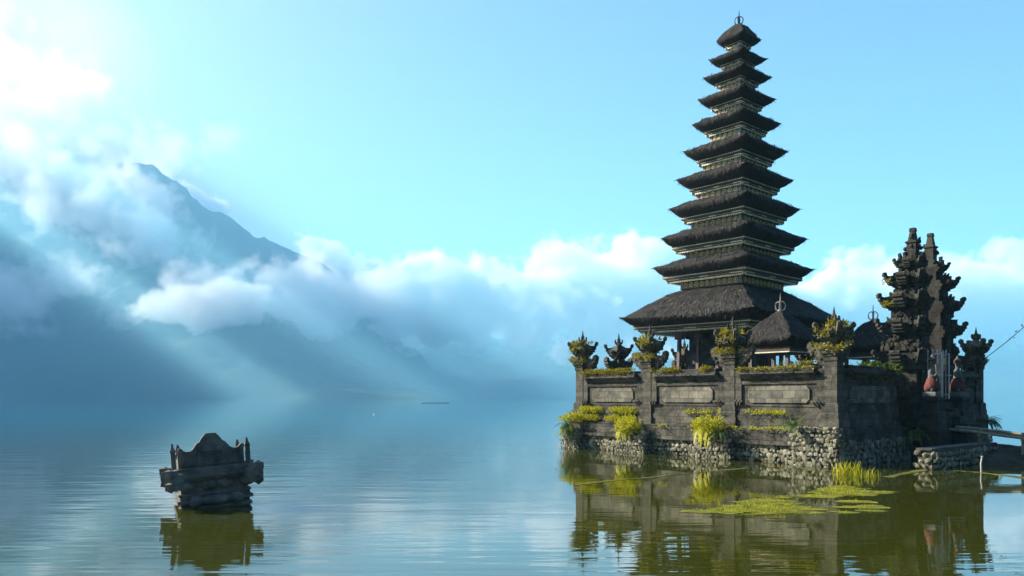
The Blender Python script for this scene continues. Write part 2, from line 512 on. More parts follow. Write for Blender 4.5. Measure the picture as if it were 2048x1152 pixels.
def bay(parent, axis, pos0, pos1, out, line):
    """one wall bay between two pillars. axis 'y': runs along local y at x=line; 'x': along local x at y=line. out = outward sign"""
    L = pos1 - pos0
    if axis == 'y': M = T(line, pos0, 0) @ Matrix(((0, -out, 0, 0), (1, 0, 0, 0), (0, 0, 1, 0), (0, 0, 0, 1)))
    else: M = T(pos0, line, 0) @ Matrix(((1, 0, 0, 0), (0, -out, 0, 0), (0, 0, 1, 0), (0, 0, 0, 1)))
    # local frame: u along the wall, v inwards (outer face at v = -.1)
    w = MB()
    w.box(0, L, -.10, .12, .6, 2.22, M)
    w.box(0, L, -.20, .0, .6, 1.22, M); w.box(0, L, -.17, .02, 1.222, 1.27, M); w.box(0, L, -.145, .02, 1.272, 1.46, M)
    w.box(0, L, -.165, .02, 1.462, 1.5, M)
    w.box(0, L, -.14, .02, 2.06, 2.14, M)
    o = w.build('wall_panel', STONE, parent)
    r = MB()
    a, b, z0, z1, c = .42, L-.42, 1.56, 2.0, .1
    M2 = M @ T(0, -.128, 0)
    r.extrude([(a+c,z0),(b-c,z0),(b,z0+c),(b,z1-c),(b-c,z1),(a+c,z1),(a,z1-c),(a,z0+c)], .06, M @ T(0, -.108, 0))
    r.build('raised_panel', PANEL, o)
    k = MB()
    k.box(.16, L-.16, -.2, .2, 2.222, 2.27, M); k.box(.16, L-.16, -.26, .26, 2.272, 2.33, M)
    for q in range(4):                                       # thin courses stepping back like slates
        d = .33 - .055*q; e = .2 + .03*q
        n = int(L/.3)
        for i in range(n):
            u0 = e + (L-2*e)*i/n; u1 = e + (L-2*e)*(i+1)/n
            j = rnd.uniform(-.015, .015)
            k.box(u0+.004, u1-.004, -d+j, d+j, 2.333+.05*q, 2.376+.05*q+rnd.uniform(-.004,.004), M)
    k.build('coping', STONE, parent)
    return o

# ---- stone platform in the water
plat = thing('stone_platform', court(0, 0), 'rough stone platform standing in the lake under the temple walls', 'platform', TH)
b = MB()
b.box(-.28, 9.2, -.28, 9.2, -.6, .86); b.box(-.3, 9.22, -.3, 9.22, .862, .9)
b.build('platform_core', STONE, plat)
def rubble_face(mb, M, w, h, size, taper=.12):
    """stones bedded on the face v=0 (u 0..w, z 0..h), leaning in towards the top"""
    nz = max(1, int(h/size)); 
    for j in range(-2, nz+1):
        nu = max(1, int(w/(size*1.05)))
        for i in range(nu+1):
            u = (i + .5*(j % 2))*w/nu + rnd.uniform(-.3,.3)*size*.6
            z = (j+.5)*h/nz + rnd.uniform(-.3,.3)*size*.6
            if u < -.02 or u > w+.02 or z > h+.02: continue
            r = size*rnd.uniform(.35, .80)
            mb.stone(M @ Vector((u, taper*z - .01, z)), r*1.25, (rnd.uniform(.55,1.2), .28, rnd.uniform(.6,1.3)), M.to_3x3() @ Matrix.Rotation(rnd.uniform(0,3), 3, 'Y'))
FX = Matrix(((0, 1, 0, 0), (-1, 0, 0, 0), (0, 0, 1, 0), (0, 0, 0, 1)))      # u -> -y, v -> +x : faces that look towards -x
def butt(y0, y1, x0, h, name='buttress'):
    c = MB(); rb = MB()
    c.add([(x0+.04,y0+.04,-.6),(-.2,y0+.04,-.6),(-.2,y1-.04,-.6),(x0+.04,y1-.04,-.6),(x0+.16,y0+.08,h-.04),(-.2,y0+.08,h-.04),(-.2,y1-.08,h-.04),(x0+.16,y1-.08,h-.04)],
          [(3,2,1,0),(4,5,6,7),(0,1,5,4),(1,2,6,5),(2,3,7,6),(3,0,4,7)])
    rubble_face(rb, T(x0, y1, 0) @ FX, y1-y0, h, .105)
    rubble_face(rb, T(x0, y0, 0), -.25-x0, h, .105, .08)
    for q in range(int((y1-y0)*9)):
        rb.blob((rnd.uniform(x0+.12,-.3), rnd.uniform(y0+.05,y1-.05), h), .08, 1, .3, (1,1,.6))
    o = c.build(name, MORTAR, plat); rb.build('rubble_stones', RUBBLE, o)
YP = [0, 2.97, 5.98, 8.95]
butt(-.42, .86, -.62, .93); butt(2.62, 3.80, -.72, .70); butt(5.62, 6.75, -.72, .66); butt(8.5, 9.35, -.72, .66)
for y0, y1 in ((.86, 2.62), (3.8, 5.62), (6.75, 8.5)):
    rb = MB(); rubble_face(rb, T(-.36, y1, 0) @ FX, y1-y0, .46, .11, .05); rb.build('rubble_facing', RUBBLE, plat)
rb = MB(); rubble_face(rb, T(-.3, -.36, 0), 9.6, .62, .12, .05); rb.build('rubble_facing', RUBBLE, plat)
for y0, y1 in ((.5, 2.7), (3.5, 5.7), (6.4, 8.6)):
    led = MB(); led.box(-.46, -.25, y0, y1, .46, .56); led.box(-.36, -.25, y0, y1, .562, .85); led.build('ledge', STONE, plat)

# ---- walls
fw = thing('temple_wall', court(0, 0), 'sunlit front wall of the temple with framed panels and four carved pillars', 'wall', TH, 'walls around the temple court')
for i, y in enumerate(YP):
    dirs = []
    if i > 0: dirs.append(-math.pi/2)
    if i < 3: dirs.append(math.pi/2)
    if i in (0, 3): dirs.append(0)
    make_pillar(dirs, fw, 0, y)
for a, b_ in zip(YP, YP[1:]): bay(fw, 'y', a+.16, b_-.16, -1, 0)
rw = thing('temple_wall', court(0, 0), 'shaded right wall of the temple between the corner pillar and the split gate', 'wall', TH, 'walls around the temple court')
bay(rw, 'x', .16, 3.2, -1, 0)
rw2 = thing('temple_wall', court(0, 0), 'short shaded wall from the split gate to the far right pillar', 'wall', TH, 'walls around the temple court')
bay(rw2, 'x', 6.75, 8.8, -1, 0); make_pillar([math.pi, math.pi/2], rw2, 8.96, 0)
lw = thing('temple_wall', court(0, 0), 'side wall running back from the leftmost carved pillar', 'wall', TH, 'walls around the temple court')
for a, b_ in ((.16, 1.62), (1.95, 5.3), (5.6, 8.8)): bay(lw, 'x', a, b_, 1, 8.95)
make_pillar([0, math.pi], lw, 1.78, 8.95); make_pillar([0, math.pi], lw, 5.45, 8.95)
bw = thing('temple_wall', court(0, 0), 'rear wall of the temple glimpsed behind the thatched pavilions', 'wall', TH, 'walls around the temple court')
for a, b_ in ((.16, 2.8), (3.1, 5.8), (6.1, 8.8)): bay(bw, 'y', a, b_, 1, 8.96)
for y in (2.95, 5.95, 8.95): make_pillar([math.pi/2, -math.pi/2] if y < 8 else [-math.pi/2, math.pi], bw, 8.96, y)
# ------------------------------------------------------------------ thatch
def thatch_roof(mb, strands, d, z, dt, zt, k, n_str, ns=14, rag=1.0, sag=.14, er=.785):
    """d, z: eave half width and tip height; dt, zt: half width and height at the top. k: thickness scale"""
    prof = [(d*(er+.04), z-.27*k), (d*(.55+er*.45), z-.18*k), (d*.97, z-.07*k), (d, z), (d*.975, z+.06*k)]
    m = 7
    for i in range(1, m+1):
        t = i/m
        a = d*.975 + (dt-d*.975)*t
        zz = (z+.06*k) + (zt-z-.06*k)*(t + sag*math.sin(math.pi*t))
        prof.append((a, zz))
    rows = []
    sd = Vector((rnd.uniform(0, 50), rnd.uniform(0, 50), 0))
    for pi, (a, zz) in enumerate(prof):
        ring = []
        for side in range(4):
            for q in range(ns):
                t = -1 + 2*q/ns
                p = Vector(((t*a, -a), (a, t*a), (-t*a, a), (-a, -t*a))[side] + (0,))
                e = 1 - .012*(abs(t)**8)                     # corners worn round
                j = .05*k*rag*mnoise.noise(p*2.3 + sd + Vector((0, 0, pi*.7)))
                lift = k*abs(t)**4*(.04, .06, .13, .10, .055, .03)[pi] if pi < 6 else 0
                droop = -.06*k*rag*abs(mnoise.noise(p*3.1 + sd)) if pi in (1, 2) else 0
                ring.append(Vector((p.x*e*(1+j/a), p.y*e*(1+j/a), zz + j + lift + droop)))
        rows.append(ring)
    n = 4*ns
    vs = [p for r in rows for p in r]; fs = []
    for i in range(len(rows)-1):
        for q in range(n):
            a = i*n+q; b = i*n+(q+1) % n
            fs.append((a, b, b+n, a+n))
    fs.append(tuple(range(n-1, -1, -1))); fs.append(tuple(range((len(rows)-1)*n, len(rows)*n)))
    mb.add(vs, fs)
    # loose fibres combed down the slope and a ragged fringe on the eave
    R0 = 3; R1 = len(rows)-1
    for s in range(n_str):
        q = rnd.randrange(n); fr = rnd.random()
        row = R0 - .6 + (R1 - R0 + .4)*rnd.random()**.9 if rnd.random() > .25 else rnd.uniform(1.6, 3.2)
        i = max(0, min(len(rows)-2, int(row))); w = row - i
        def at(i, w):
            i = max(0, min(len(rows)-2, i))
            a = rows[i][q].lerp(rows[i][(q+1) % n], fr); b = rows[i+1][q].lerp(rows[i+1][(q+1) % n], fr)
            return a.lerp(b, w), (a-b).normalized(), (rows[i][(q+1) % n]-rows[i][q]).normalized()
        p, dn, sd_ = at(i, w)
        nrm = sd_.cross(-dn).normalized()
        ln = rnd.uniform(.12, .34)*k; wd = rnd.uniform(.008, .02)*max(.7, k)
        dn2 = (dn + sd_*(rnd.uniform(-.6, .6) if n_str > 2500 else rnd.uniform(-.22, .22)) + nrm*rnd.uniform(-.05, .24 if n_str > 2500 else .09)).normalized()
        if i < 3: dn2 = (dn2 + Vector((0, 0, -.5))).normalized(); ln *= .5
        p = p + nrm*.012*k
        q0 = p - dn2*ln*.5; q1 = p + dn2*ln*.5 + nrm*rnd.uniform(0, .012)*k
        ax = dn2.cross(nrm).normalized()*wd
        strands.add([q0-ax, q0+ax, q1+ax*.3, q1-ax*.3], [(0, 1, 2, 3)])
    for s in range(int(d*14*rag)):                           # wisps that hang below the eave
        q = rnd.randrange(n); p = rows[2][q].lerp(rows[2][(q+1) % n], rnd.random())
        ln = rnd.uniform(.05, .16)*k*(2.2 if rnd.random() < .05 else 1); ax = Vector((rnd.uniform(-1, 1), rnd.uniform(-1, 1), 0)).normalized()*.012
        tip = p + Vector((rnd.uniform(-.04, .04), rnd.uniform(-.04, .04), -ln))
        strands.add([p-ax, p+ax, tip], [(0, 1, 2)])

def eave(parent, d, z, k, er=.785):
    """stepped wooden fascia below a roof: gilded dots, carved board, scalloped white trim"""
    a0, a1, a2 = d*er, d*(er+.025), d*(er+.07)
    w = MB()
    w.stack([(a0*.75, z-.44*k), (a0, z-.42*k), (a0, z-.385*k), (a1, z-.38*k), (a1, z-.33*k), (a2, z-.315*k), (a2, z-.24*k), (a2+.01, z-.20*k), (a0, z-.1*k)])
    o = w.build('eave_board', WOOD, parent)
    g = MB(); c = MB()
    for s in range(4):
        M = RZ(s*math.pi/2)
        n = max(8, int(a2*2/(.03+.055*k)))
        for i in range(n):
            u = -a2 + a2*2*(i+.5)/n
            g.box(u-.016*k-.004, u+.016*k+.004, -a2-.012, -a2+.01, z-.272*k, z-.242*k, M)
        g.box(-a2, a2, -a2-.006, -a2+.01, z-.262*k, z-.252*k, M)
        g.box(-a1, a1, -a1-.006, -a1+.01, z-.354*k, z-.346*k, M)
        for i in (0, 2, 4):                                  # gilded panels on the carved board
            u = -a1 + 2*a1*(i+.5)/5; hw = a1*(.15 if i != 2 else .11)
            g.box(u-hw, u+hw, -a1-.012, -a1+.01, z-.368*k, z-.332*k, M)
        c.box(-a0, a0, -a0-.025, -a0, z-.415*k, z-.396*k, M)
        n = max(8, int(a0*2/.075))
        for i in range(n):
            u = -a0 + 2*a0*(i+.5)/n; h = a0/n
            c.add([(u-h, -a0-.028, z-.413*k), (u+h, -a0-.028, z-.413*k), (u, -a0-.028, z-.413*k-.055*k),
                   (u-h, -a0-.015, z-.413*k), (u+h, -a0-.015, z-.413*k), (u, -a0-.015, z-.413*k-.055*k)],
                  [(2, 1, 0), (3, 4, 5), (0, 1, 4, 3), (1, 2, 5, 4), (2, 0, 3, 5)], M)
        # corner leaf of the trim
        c.box(-.06*k, .06*k, -.02, .02, z-.43*k, z-.35*k, M @ T(-a0*.99, -a0*.99, 0) @ RZ(-math.pi/4) @ T(0, -.05*k, 0))
    g.build('gilded_fascia', GOLD, parent); c.build('scalloped_trim', CREAM, parent)
    return o

def band(r, d, z0, z1):
    """box storey with a frieze of carved scrolls between corner posts"""
    w = MB(); w.stack([(d-.03, z0-.12), (d-.03, z1+.12)])
    w.stack([(d+.02, z0-.02), (d+.02, z0)]); 
    o = w.build('storey_box', WOOD, r)
    g = MB()
    h = z1-z0; zc = (z0+z1)/2; rr = h*.40
    for s in range(4):
        M = RZ(s*math.pi/2)
        g.box(-d+.09, d-.09, -d+.005, -d+.04, z0, z0+h*.09, M); g.box(-d+.09, d-.09, -d+.005, -d+.04, z1-h*.09, z1, M)
        n = max(3, int(round((2*d-.2)/(rr*2.3))))
        for i in range(n):
            u = -d+.1 + (2*d-.2)*(i+.5)/n
            g.torus(M @ T(u, -d+.005, zc), rr*.72, rr*.3, 10, 4)
            g.blob(M @ Vector((u, -d+.005, zc)), rr*.36, 1, .2)
            g.torus(M @ T(u+(d-.1)/n, -d+.012, zc-rr*.1), rr*.42, rr*.2, 8, 4)
        p = MB(); p.box(-d-.01, -d+.085, -d-.01, -d+.085, z0-.015, z1+.015, M); p.build('corner_post', PALEP, r)
    bk = MB()
    for s in range(4): bk.box(-d+.088, d-.088, -d-.004, -d+.02, z0+.002, z1-.002, RZ(s*math.pi/2))
    bk.build('frieze_board', GOLDB, r); g.build('carved_frieze', GOLD, r)
    return o
PALEP = plain_mat('blue_grey_post', (.22, .25, .29), .6, 10)

def crown_finial(mb, z, k):
    mb.lathe([(.13*k, z-.12*k), (.16*k, z), (.10*k, z+.06*k), (.14*k, z+.12*k), (.05*k, z+.2*k), (.05*k, z+.45*k), (.075*k, z+.5*k), (.03*k, z+.58*k), (.025*k, z+.75*k), (.004, z+.95*k)], 8)
    for q in range(4):
        M = RZ(q*math.pi/2 + .4)
        mb.tube([M @ Vector(p) for p in ((.08*k, 0, z+.1*k), (.2*k, 0, z+.2*k), (.235*k, 0, z+.36*k), (.19*k, 0, z+.5*k), (.08*k, 0, z+.56*k), (.03*k, 0, z+.52*k))], [.03*k, .035*k, .032*k, .03*k, .03*k, .02*k], 5)

AX = Vector((7.56, 27.2, 0))
tw = thing('pagoda_tower', AX, 'tall slender pagoda with eleven tiers of dark thatched roofs', 'pagoda', TH)
LEAN = math.radians(1.55)
tw.rotation_euler = (Matrix.Rotation(LEAN, 3, 'Y') @ Matrix.Rotation(TH, 3, 'Z')).to_euler()
off = 15.5/57
tw.location = AX - Vector((.0, 0, 0))
TD = [d_/math.sqrt(2)*1.03 for d_ in (3.82, 2.72, 2.48, 2.24, 1.99, 1.775, 1.51, 1.32, 1.166, .97, .77)]
TZ = [4.33, 6.12, 7.17, 8.22, 9.24, 10.24, 11.22, 12.08, 12.87, 13.5, 14.18]
ER = [.79] + [.785-.032*q for q in range(10)]
for i, (d, z) in enumerate(zip(TD, TZ)):
    k = 1.0 if i < 6 else (.86, .78, .68, .62, .62)[i-6]
    if i == 0: dt, zt, k = 1.26, 5.44, 1.0
    elif i < 10: dt, zt = TD[i+1]*(.64 if i < 4 else .64-.03*(i-3)), z + min(.47*k, (TZ[i+1]-z)-.62*k) 
    else: dt, zt = .09, 14.78
    mb = MB(); st = MB()
    thatch_roof(mb, st, d, z, dt, zt, k, int(7000 if i == 0 else 1300*d), 18 if i < 3 else 12, .8, .05 if i == 0 else .14, ER[i])
    r = mb.build('thatched_roof', THATCHB, tw, True)
    st.build('thatch_fibres', THATCH, r)
    eave(r, d, z, k, ER[i])
    if i > 0:
        bd = d*(.625 if i < 5 else .625-.03*(i-4)); bz1 = z-.40*k; bz0 = z-.645*k
        band(r, bd, bz0, bz1)
fn = MB(); crown_finial(fn, 14.72, .62); fn.build('finial', CARVED, tw)
# hall under the lowest roof: stepped stone base, cella, posts
bs = MB()
bs.stack([(1.7, .9), (1.7, 1.25), (1.6, 1.3), (1.6, 1.55), (1.45, 1.6), (1.45, 1.75), (1.5, 1.8), (1.5, 1.95), (1.3, 1.98), (1.3, 2.1)])
bs.build('stone_base', LIMESTONE, tw)
ce = MB(); ce.stack([(1.1, 2.1), (1.1, 2.3), (1.0, 2.32), (1.0, 2.8), (1.06, 2.83), (1.06, 3.1), (1.0, 3.13), (1.0, 3.7), (1.1, 3.72), (1.1, 3.98)])
for s in range(4):
    M = RZ(s*math.pi/2)
    ce.extrude([(-.4, 2.35), (.4, 2.35), (.4, 2.7), (-.4, 2.7)], .08, M @ T(0, -1.04, 0))
ce.build('cella', CONC, tw)
for s in range(4):
    for u in (-1, -.33, .33):
        q = MB(); M = RZ(s*math.pi/2)
        x, y = u*1.24, -1.24
        q.box(x-.055, x+.055, y-.055, y+.055, 1.96, 3.86, M); q.box(x-.1, x+.1, y-.1, y+.1, 1.955, 2.1, M); q.box(x-.16, x+.16, y-.07, y+.07, 3.7, 3.86, M)
        q.build('post', POSTW, tw)

# ---- small thatched pavilions
def pavilion(x, y, label):
    t = thing('pavilion', court(x, y), label, 'pavilion', TH, 'small thatched pavilions in the temple court')
    mb = MB(); st = MB(); d = .95
    thatch_roof(mb, st, d, 3.36, .10, 4.24, .7, 2600, 14, .8, .02)
    r = mb.build('thatched_roof', THATCHB, t, True); st.build('thatch_fibres', THATCH, r)
    w = MB(); w.stack([(.70, 2.98), (.77, 3.0), (.77, 3.1), (.8, 3.16)]); o = w.build('eave_board', WOOD, r)
    c = MB()
    for s in range(4): c.box(-.775, .775, -.79, -.768, 2.99, 3.02, RZ(s*math.pi/2))
    c.build('scalloped_trim', CREAM, r)
    f = MB(); crown_finial(f, 4.2, .62); f.build('finial', PALEF, t)
    b = MB(); b.stack([(.82, .9), (.82, 1.35), (.75, 1.4), (.75, 1.75), (.8, 1.8), (.8, 1.9)]); b.build('stone_base', STONE, t)
    for sx in (-1, 1):
        for sy in (-1, 1):
            q = MB(); q.box(sx*.6-.05, sx*.6+.05, sy*.6-.05, sy*.6+.05, 1.89, 2.99); q.box(sx*.6-.09, sx*.6+.09, sy*.6-.09, sy*.6+.09, 1.88, 2.0)
            q.build('post', POSTW, t)
    return t
PALEF = stone_mat('pale_terracotta', (.2, .18, .15), (.42, .38, .32), None, .2)
pavilion(2.2, 2.85, 'small thatched pavilion with a pale crown finial right in front of the pagoda')
pavilion(7.0, 2.4, 'small dark pavilion half hidden between the near corner pillar and split gate')
DARKST = stone_mat('gate_stone', (.012, .012, .012), (.06, .057, .05), (.36, .19), .6)
DARKCV = stone_mat('gate_carving', (.010, .011, .010), (.065, .062, .052), None, .6, .03)
# ------------------------------------------------------------------ split gate
def gate_half(x, sgn, label):
    t = thing('gate_tower', court(x, 0), label, 'gate tower', TH, 'two halves of the split temple gate')
    A = Matrix.Identity(4) if sgn > 0 else Matrix.Diagonal((-1, 1, 1, 1))
    tiers = [(.9, 1.75, 1.2, .52, 0), (1.75, 3.05, .95, .42, .56), (3.05, 3.78, .85, .38, .56), (3.78, 4.5, .78, .35, .56), (4.5, 5.12, .62, .31, .50), (5.12, 5.6, .42, .23, .36)]
    for z0, z1, w, hd, e in tiers:
        m = MB()
        def ring(ww, h, za, zb): m.box(0, ww, -h, h, za, zb, A)
        H = z1-z0
        ring(w, hd, z0, z0+H*.55); ring(w+.06, hd+.05, z0+H*.552, z0+H*.68); ring(w+.11, hd+.09, z0+H*.682, z0+H*.84); ring(w+.04, hd+.04, z0+H*.842, z1)
        m.box(w*.25, w*.8, -hd-.06, hd+.06, z0+H*.05, z0+H*.5, A)
        for q in range(int(30*H)):                           # worn relief on the faces
            sy = rnd.choice((-1, 1))
            m.stone(A @ Vector((rnd.uniform(.12, w), sy*(hd+.02), rnd.uniform(z0, z1))), rnd.uniform(.05, .11), (1, .7, 1), Matrix.Rotation(rnd.uniform(0, 3), 3, 'Y'))
            m.stone(A @ Vector((w+.02, rnd.uniform(-hd, hd), rnd.uniform(z0, z1))), rnd.uniform(.05, .11), (.7, 1, 1), Matrix.Rotation(rnd.uniform(0, 3), 3, 'X'))
        if e:                                                # upright flame leaves along the cornice
            for q in range(9):
                sy = (-1, 1)[q % 2]; u = rnd.uniform(.12, w+.05); hh = rnd.uniform(.14, .3)
                Mf = A @ T(u, sy*(hd+.06), z1-.04) @ RZ(rnd.uniform(-.5, .5))
                m.extrude([(-.07, 0), (.07, 0), (.085, hh*.35), (.03, hh*.6), (.05, hh), (-.02, hh*.75), (-.06, hh*.4)], .07, Mf)
            for q in range(5):
                v = rnd.uniform(-hd, hd); hh = rnd.uniform(.14, .3)
                m.extrude([(-.07, 0), (.07, 0), (.085, hh*.35), (.03, hh*.6), (.05, hh), (-.02, hh*.75), (-.06, hh*.4)], .07, A @ T(w+.07, v, z1-.04) @ RZ(math.pi/2))
        p = m.build('tier', DARKST, t)
        if e:
            for sy in (-1, 1):
                g = MB(); ear(g, A @ T(w-.05, sy*(hd-.03), z1-H*.3-.05) @ RZ(sy*math.pi/4), e/.48*.78, .2); g.build('wing_ornament', DARKCV, p)
                g = MB(); ear(g, A @ T(w*.35, sy*(hd-.02), z1-H*.3-.05) @ RZ(sy*math.pi/2), e/.48*.5, .3); g.build('wing_ornament', DARKCV, p)
            g = MB(); ear(g, A @ T(w-.03, 0, z1-H*.3-.1), e/.48*.8, .3); g.build('wing_ornament', DARKCV, p)
    s = MB()
    s.stack([(.18, 5.6), (.18, 5.72), (.13, 5.75), (.125, 6.1), (.155, 6.12), (.155, 6.16), (.10, 6.19), (.065, 6.44), (.08, 6.46), (.07, 6.55)], .19*sgn, 0)
    for q in range(6):
        hh = rnd.uniform(.12, .22); s.extrude([(-.05, 0), (.05, 0), (.06, hh*.4), (.02, hh*.6), (.03, hh), (-.03, hh*.5)], .06, T(.19*sgn+(.13*sgn if q % 2 else rnd.uniform(-.1, .1)), (0 if q % 2 else rnd.choice((-.14, .14))), 5.6+.13*q))
    for q in range(9): s.blob((.21*sgn+rnd.uniform(-.18, .25*sgn if sgn > 0 else .18), rnd.choice((-.17, .17)), rnd.uniform(5.6, 6.1)), .07, 1, .3)
    s.build('spire', DARKCV, t)
gate_half(4.6, -1, 'near half of the split stone gate with stepped carved wings and tall spire')
gate_half(5.38, 1, 'far half of the split stone gate, its wings pointing right and its spire lower')

# steps from the gate down towards the footbridge
t = thing('stone_steps', court(5.0, 0), 'dark stone steps leading down from the split gate', 'steps', TH)
m = MB()
for q in range(4): m.box(-.45, .45, -.6-.2*q-.2 if q else -.8, .5 if q == 0 else -.6-.2*q, -.4, 1.58-.2*q)
m.build('treads', DARKST, t)
for sx in (-1, 1):
    m = MB(); m.stack([(.17, -.4), (.17, 1.2), (.2, 1.22), (.2, 1.3)], sx*.68, -.85); m.build('side_block', DARKST, t)

# white metal gate leaves
def leaf(x, rot, label):
    t = thing('metal_gate', court(x, -.42), label, 'gate leaf', TH + rot, 'white metal gate leaves')
    f = MB()
    f.tube([(0, 0, 1.62), (0, 0, 2.92)], .022); 
    f.tube([(0, 0, 1.78), (.46, 0, 1.78)], .016); f.tube([(0, 0, 2.62), (.16, 0, 2.8), (.32, 0, 2.9), (.46, 0, 2.92)], .018); f.tube([(.46, 0, 1.66), (.46, 0, 2.94)], .02)
    f.build('frame', METAL, t)
    for q in range(3):
        b = MB(); u = .115*(q+1)
        b.tube([(u, 0, 1.7), (u, 0, 2.98)], .012, 5); b.lathe([(.02, 2.96), (.024, 2.99), (.002, 3.06)], 6, T(u, 0, 0)); b.build('bar', METAL, t)
    h = MB(); h.box(.36, .5, -.04, .04, 2.3, 2.34); h.build('latch', METAL, t)
leaf(4.08, math.radians(-75), 'white barred metal gate leaf left of the red wrapped statue')
leaf(4.98, math.radians(-118), 'white barred metal gate leaf with curved top rail beside the red wrapped statue')

# guardian statues
def skin_body(name, joints, bones, m, parent, sub=1):
    me = bpy.data.meshes.new(name)
    me.from_pydata([j[:3] for j in joints], bones, [])
    o = link(name, me, m, parent)
    md = o.modifiers.new('skin', 'SKIN'); md.use_smooth_shade = True
    me.skin_vertices  # layer is created with the modifier
    for i, j in enumerate(joints):
        me.skin_vertices[0].data[i].radius = (j[3], j[3])
    me.skin_vertices[0].data[0].use_root = True
    s = o.modifiers.new('sub', 'SUBSURF'); s.levels = sub; s.render_levels = sub
    return o
def statue(x, y, label):
    t = thing('guardian_statue', court(x, y), label, 'statue', TH, 'guardian statues by the split gate')
    SX = .68
    p = MB(); p.stack([(.28, -.4), (.28, 1.3), (.24, 1.33), (.24, 1.6), (.28, 1.62), (.28, 1.7)]); p = p.build('pedestal', DARKST, t)
    c = MB(); c.stack([(.15, 1.702), (.17, 1.74), (.17, 1.82), (.14, 1.86)]); c.build('base_block', STATUE, p)
    J = [(0,0,2.16,.15),(0,-.02,2.36,.14),(0,-.01,2.52,.15),(0,-.02,2.63,.075),(0,-.04,2.74,.11),(0,-.03,2.84,.085),
         (-.13,0,2.52,.075),(-.26,-.04,2.40,.062),(-.22,-.2,2.32,.05),(-.17,-.24,2.42,.055),
         (.13,0,2.52,.075),(.27,-.03,2.40,.062),(.2,-.18,2.24,.05),(.12,-.2,2.2,.055),
         (-.12,-.02,2.05,.11),(-.2,-.14,1.98,.085),(-.17,-.08,1.86,.07),(.12,-.02,2.05,.11),(.2,-.14,1.98,.085),(.17,-.08,1.86,.07)]
    Bn = [(0,1),(1,2),(2,3),(3,4),(4,5),(2,6),(6,7),(7,8),(8,9),(2,10),(10,11),(11,12),(12,13),(0,14),(14,15),(15,16),(0,17),(17,18),(18,19)]
    b = skin_body('figure', [(x_*.72, y_*.72, 1.86+(z_-1.86)*.86, r_*.72) for x_, y_, z_, r_ in J], Bn, STATUE, t)
    h = MB()
    h.lathe([(.12, 2.8), (.15, 2.84), (.11, 2.88), (.13, 2.92), (.07, 2.97), (.02, 3.06)], 10, T(0, -.03, 0))
    for s in (-1, 1): h.blob((s*.12, -.03, 2.76), .05, 1, .2, (.5, 1, 1.4)); h.blob((s*.045, -.135, 2.77), .022, 1, .1)
    h.blob((0, -.15, 2.73), .03, 1, .1); h.blob((0, -.13, 2.68), .04, 1, .1, (1.4, .7, .5))
    hh = h.build('headdress', STATUE, t)
    c = MB(); n = 28; vs = []; fs = []
    pr = [(.185, 2.3), (.21, 2.24), (.25, 2.14), (.28, 2.02), (.27, 1.93), (.24, 1.9)]
    for r, z in pr:
        for k in range(n):
            a = 2*math.pi*k/n; rr = r*(1+.05*math.sin(a*9+z*14)) 
            vs.append((rr*math.cos(a), rr*math.sin(a)-.03, z+.03*math.sin(a*2+1)))
    for i in range(len(pr)-1):
        for k in range(n):
            a = i*n+k; b_ = i*n+(k+1) % n; fs.append((a, b_, b_+n, a+n))
    c.add(vs, fs); c.build('red_wrap', CLOTH, t, True)
    k = MB(); k.lathe([(.13, 2.9), (.155, 2.86), (.15, 2.83)], 14, T(0, -.03, 0)); k.build('head_cloth', CLOTH, t, True)
    g = MB(); g.tube([(-.17, -.25, 2.2), (-.17, -.25, 2.44), (-.2, -.24, 2.72)], [.02, .025, .05], 6); g.build('club', STATUE, t)
    for o in t.children:
        if o.name.split('.')[0] in ('headdress', 'red_wrap', 'head_cloth', 'club'):
            for v in o.data.vertices: v.co = Vector((v.co.x*.72, v.co.y*.72, 1.86+(v.co.z-1.86)*.86))
statue(3.75, -.78, 'stone guardian statue in a red wrap between the white gate leaves')
statue(5.42, -.78, 'stone guardian statue in a red wrap right of the white gate leaves')
# ------------------------------------------------------------------ sunken shrine in open water
sh = thing('stone_shrine', ((428-1024)/F*12.35, 12.35, -.04), 'dark carved stone throne shrine leaning half sunk in open water', 'shrine')
sh.rotation_euler = (Matrix.Rotation(math.radians(-4.5), 3, 'Y') @ Matrix.Rotation(math.radians(27), 3, 'Z')).to_euler()
KX, KY = .53, .42
def ring2(mb, a, z0, z1): mb.box(-KX-a, KX+a, -KY-a, KY+a, z0, z1)
b = MB()
ring2(b, -.03, -.5, .02); ring2(b, .06, -.12, -.02)
for q in range(4): ring2(b, (.0, -.03, .02, -.02)[q], .022+.055*q, .072+.055*q)
ring2(b, -.05, .02, .30); ring2(b, .0, .245, .28)
b.build('base', SHRINE, sh)
for u, w_, h_ in ((-.3, .10, .10), (0, .24, .08), (.3, .10, .10)):
    m = MB(); m.blob((u, -KY+.02, .15), 1, 2, .04, (w_*1.05, .10, h_*1.05)); m.build('oval_boss', SHRINE, sh, True)
b = MB(); ring2(b, -.04, .282, .47)
for q in range(4):
    for s in (-1, 1): b.blob((-.42+.28*q+(.05 if q % 2 else 0), s*(KY-.04), .40), 1, 2, .1, (.13, .085, .085))
b.build('frieze', SHRINE, sh)
b = MB(); ring2(b, .02, .472, .52); ring2(b, .06, .522, .57); ring2(b, .01, .572, .62); ring2(b, -.02, .622, .66); b.build('cornice', SHRINE, sh)
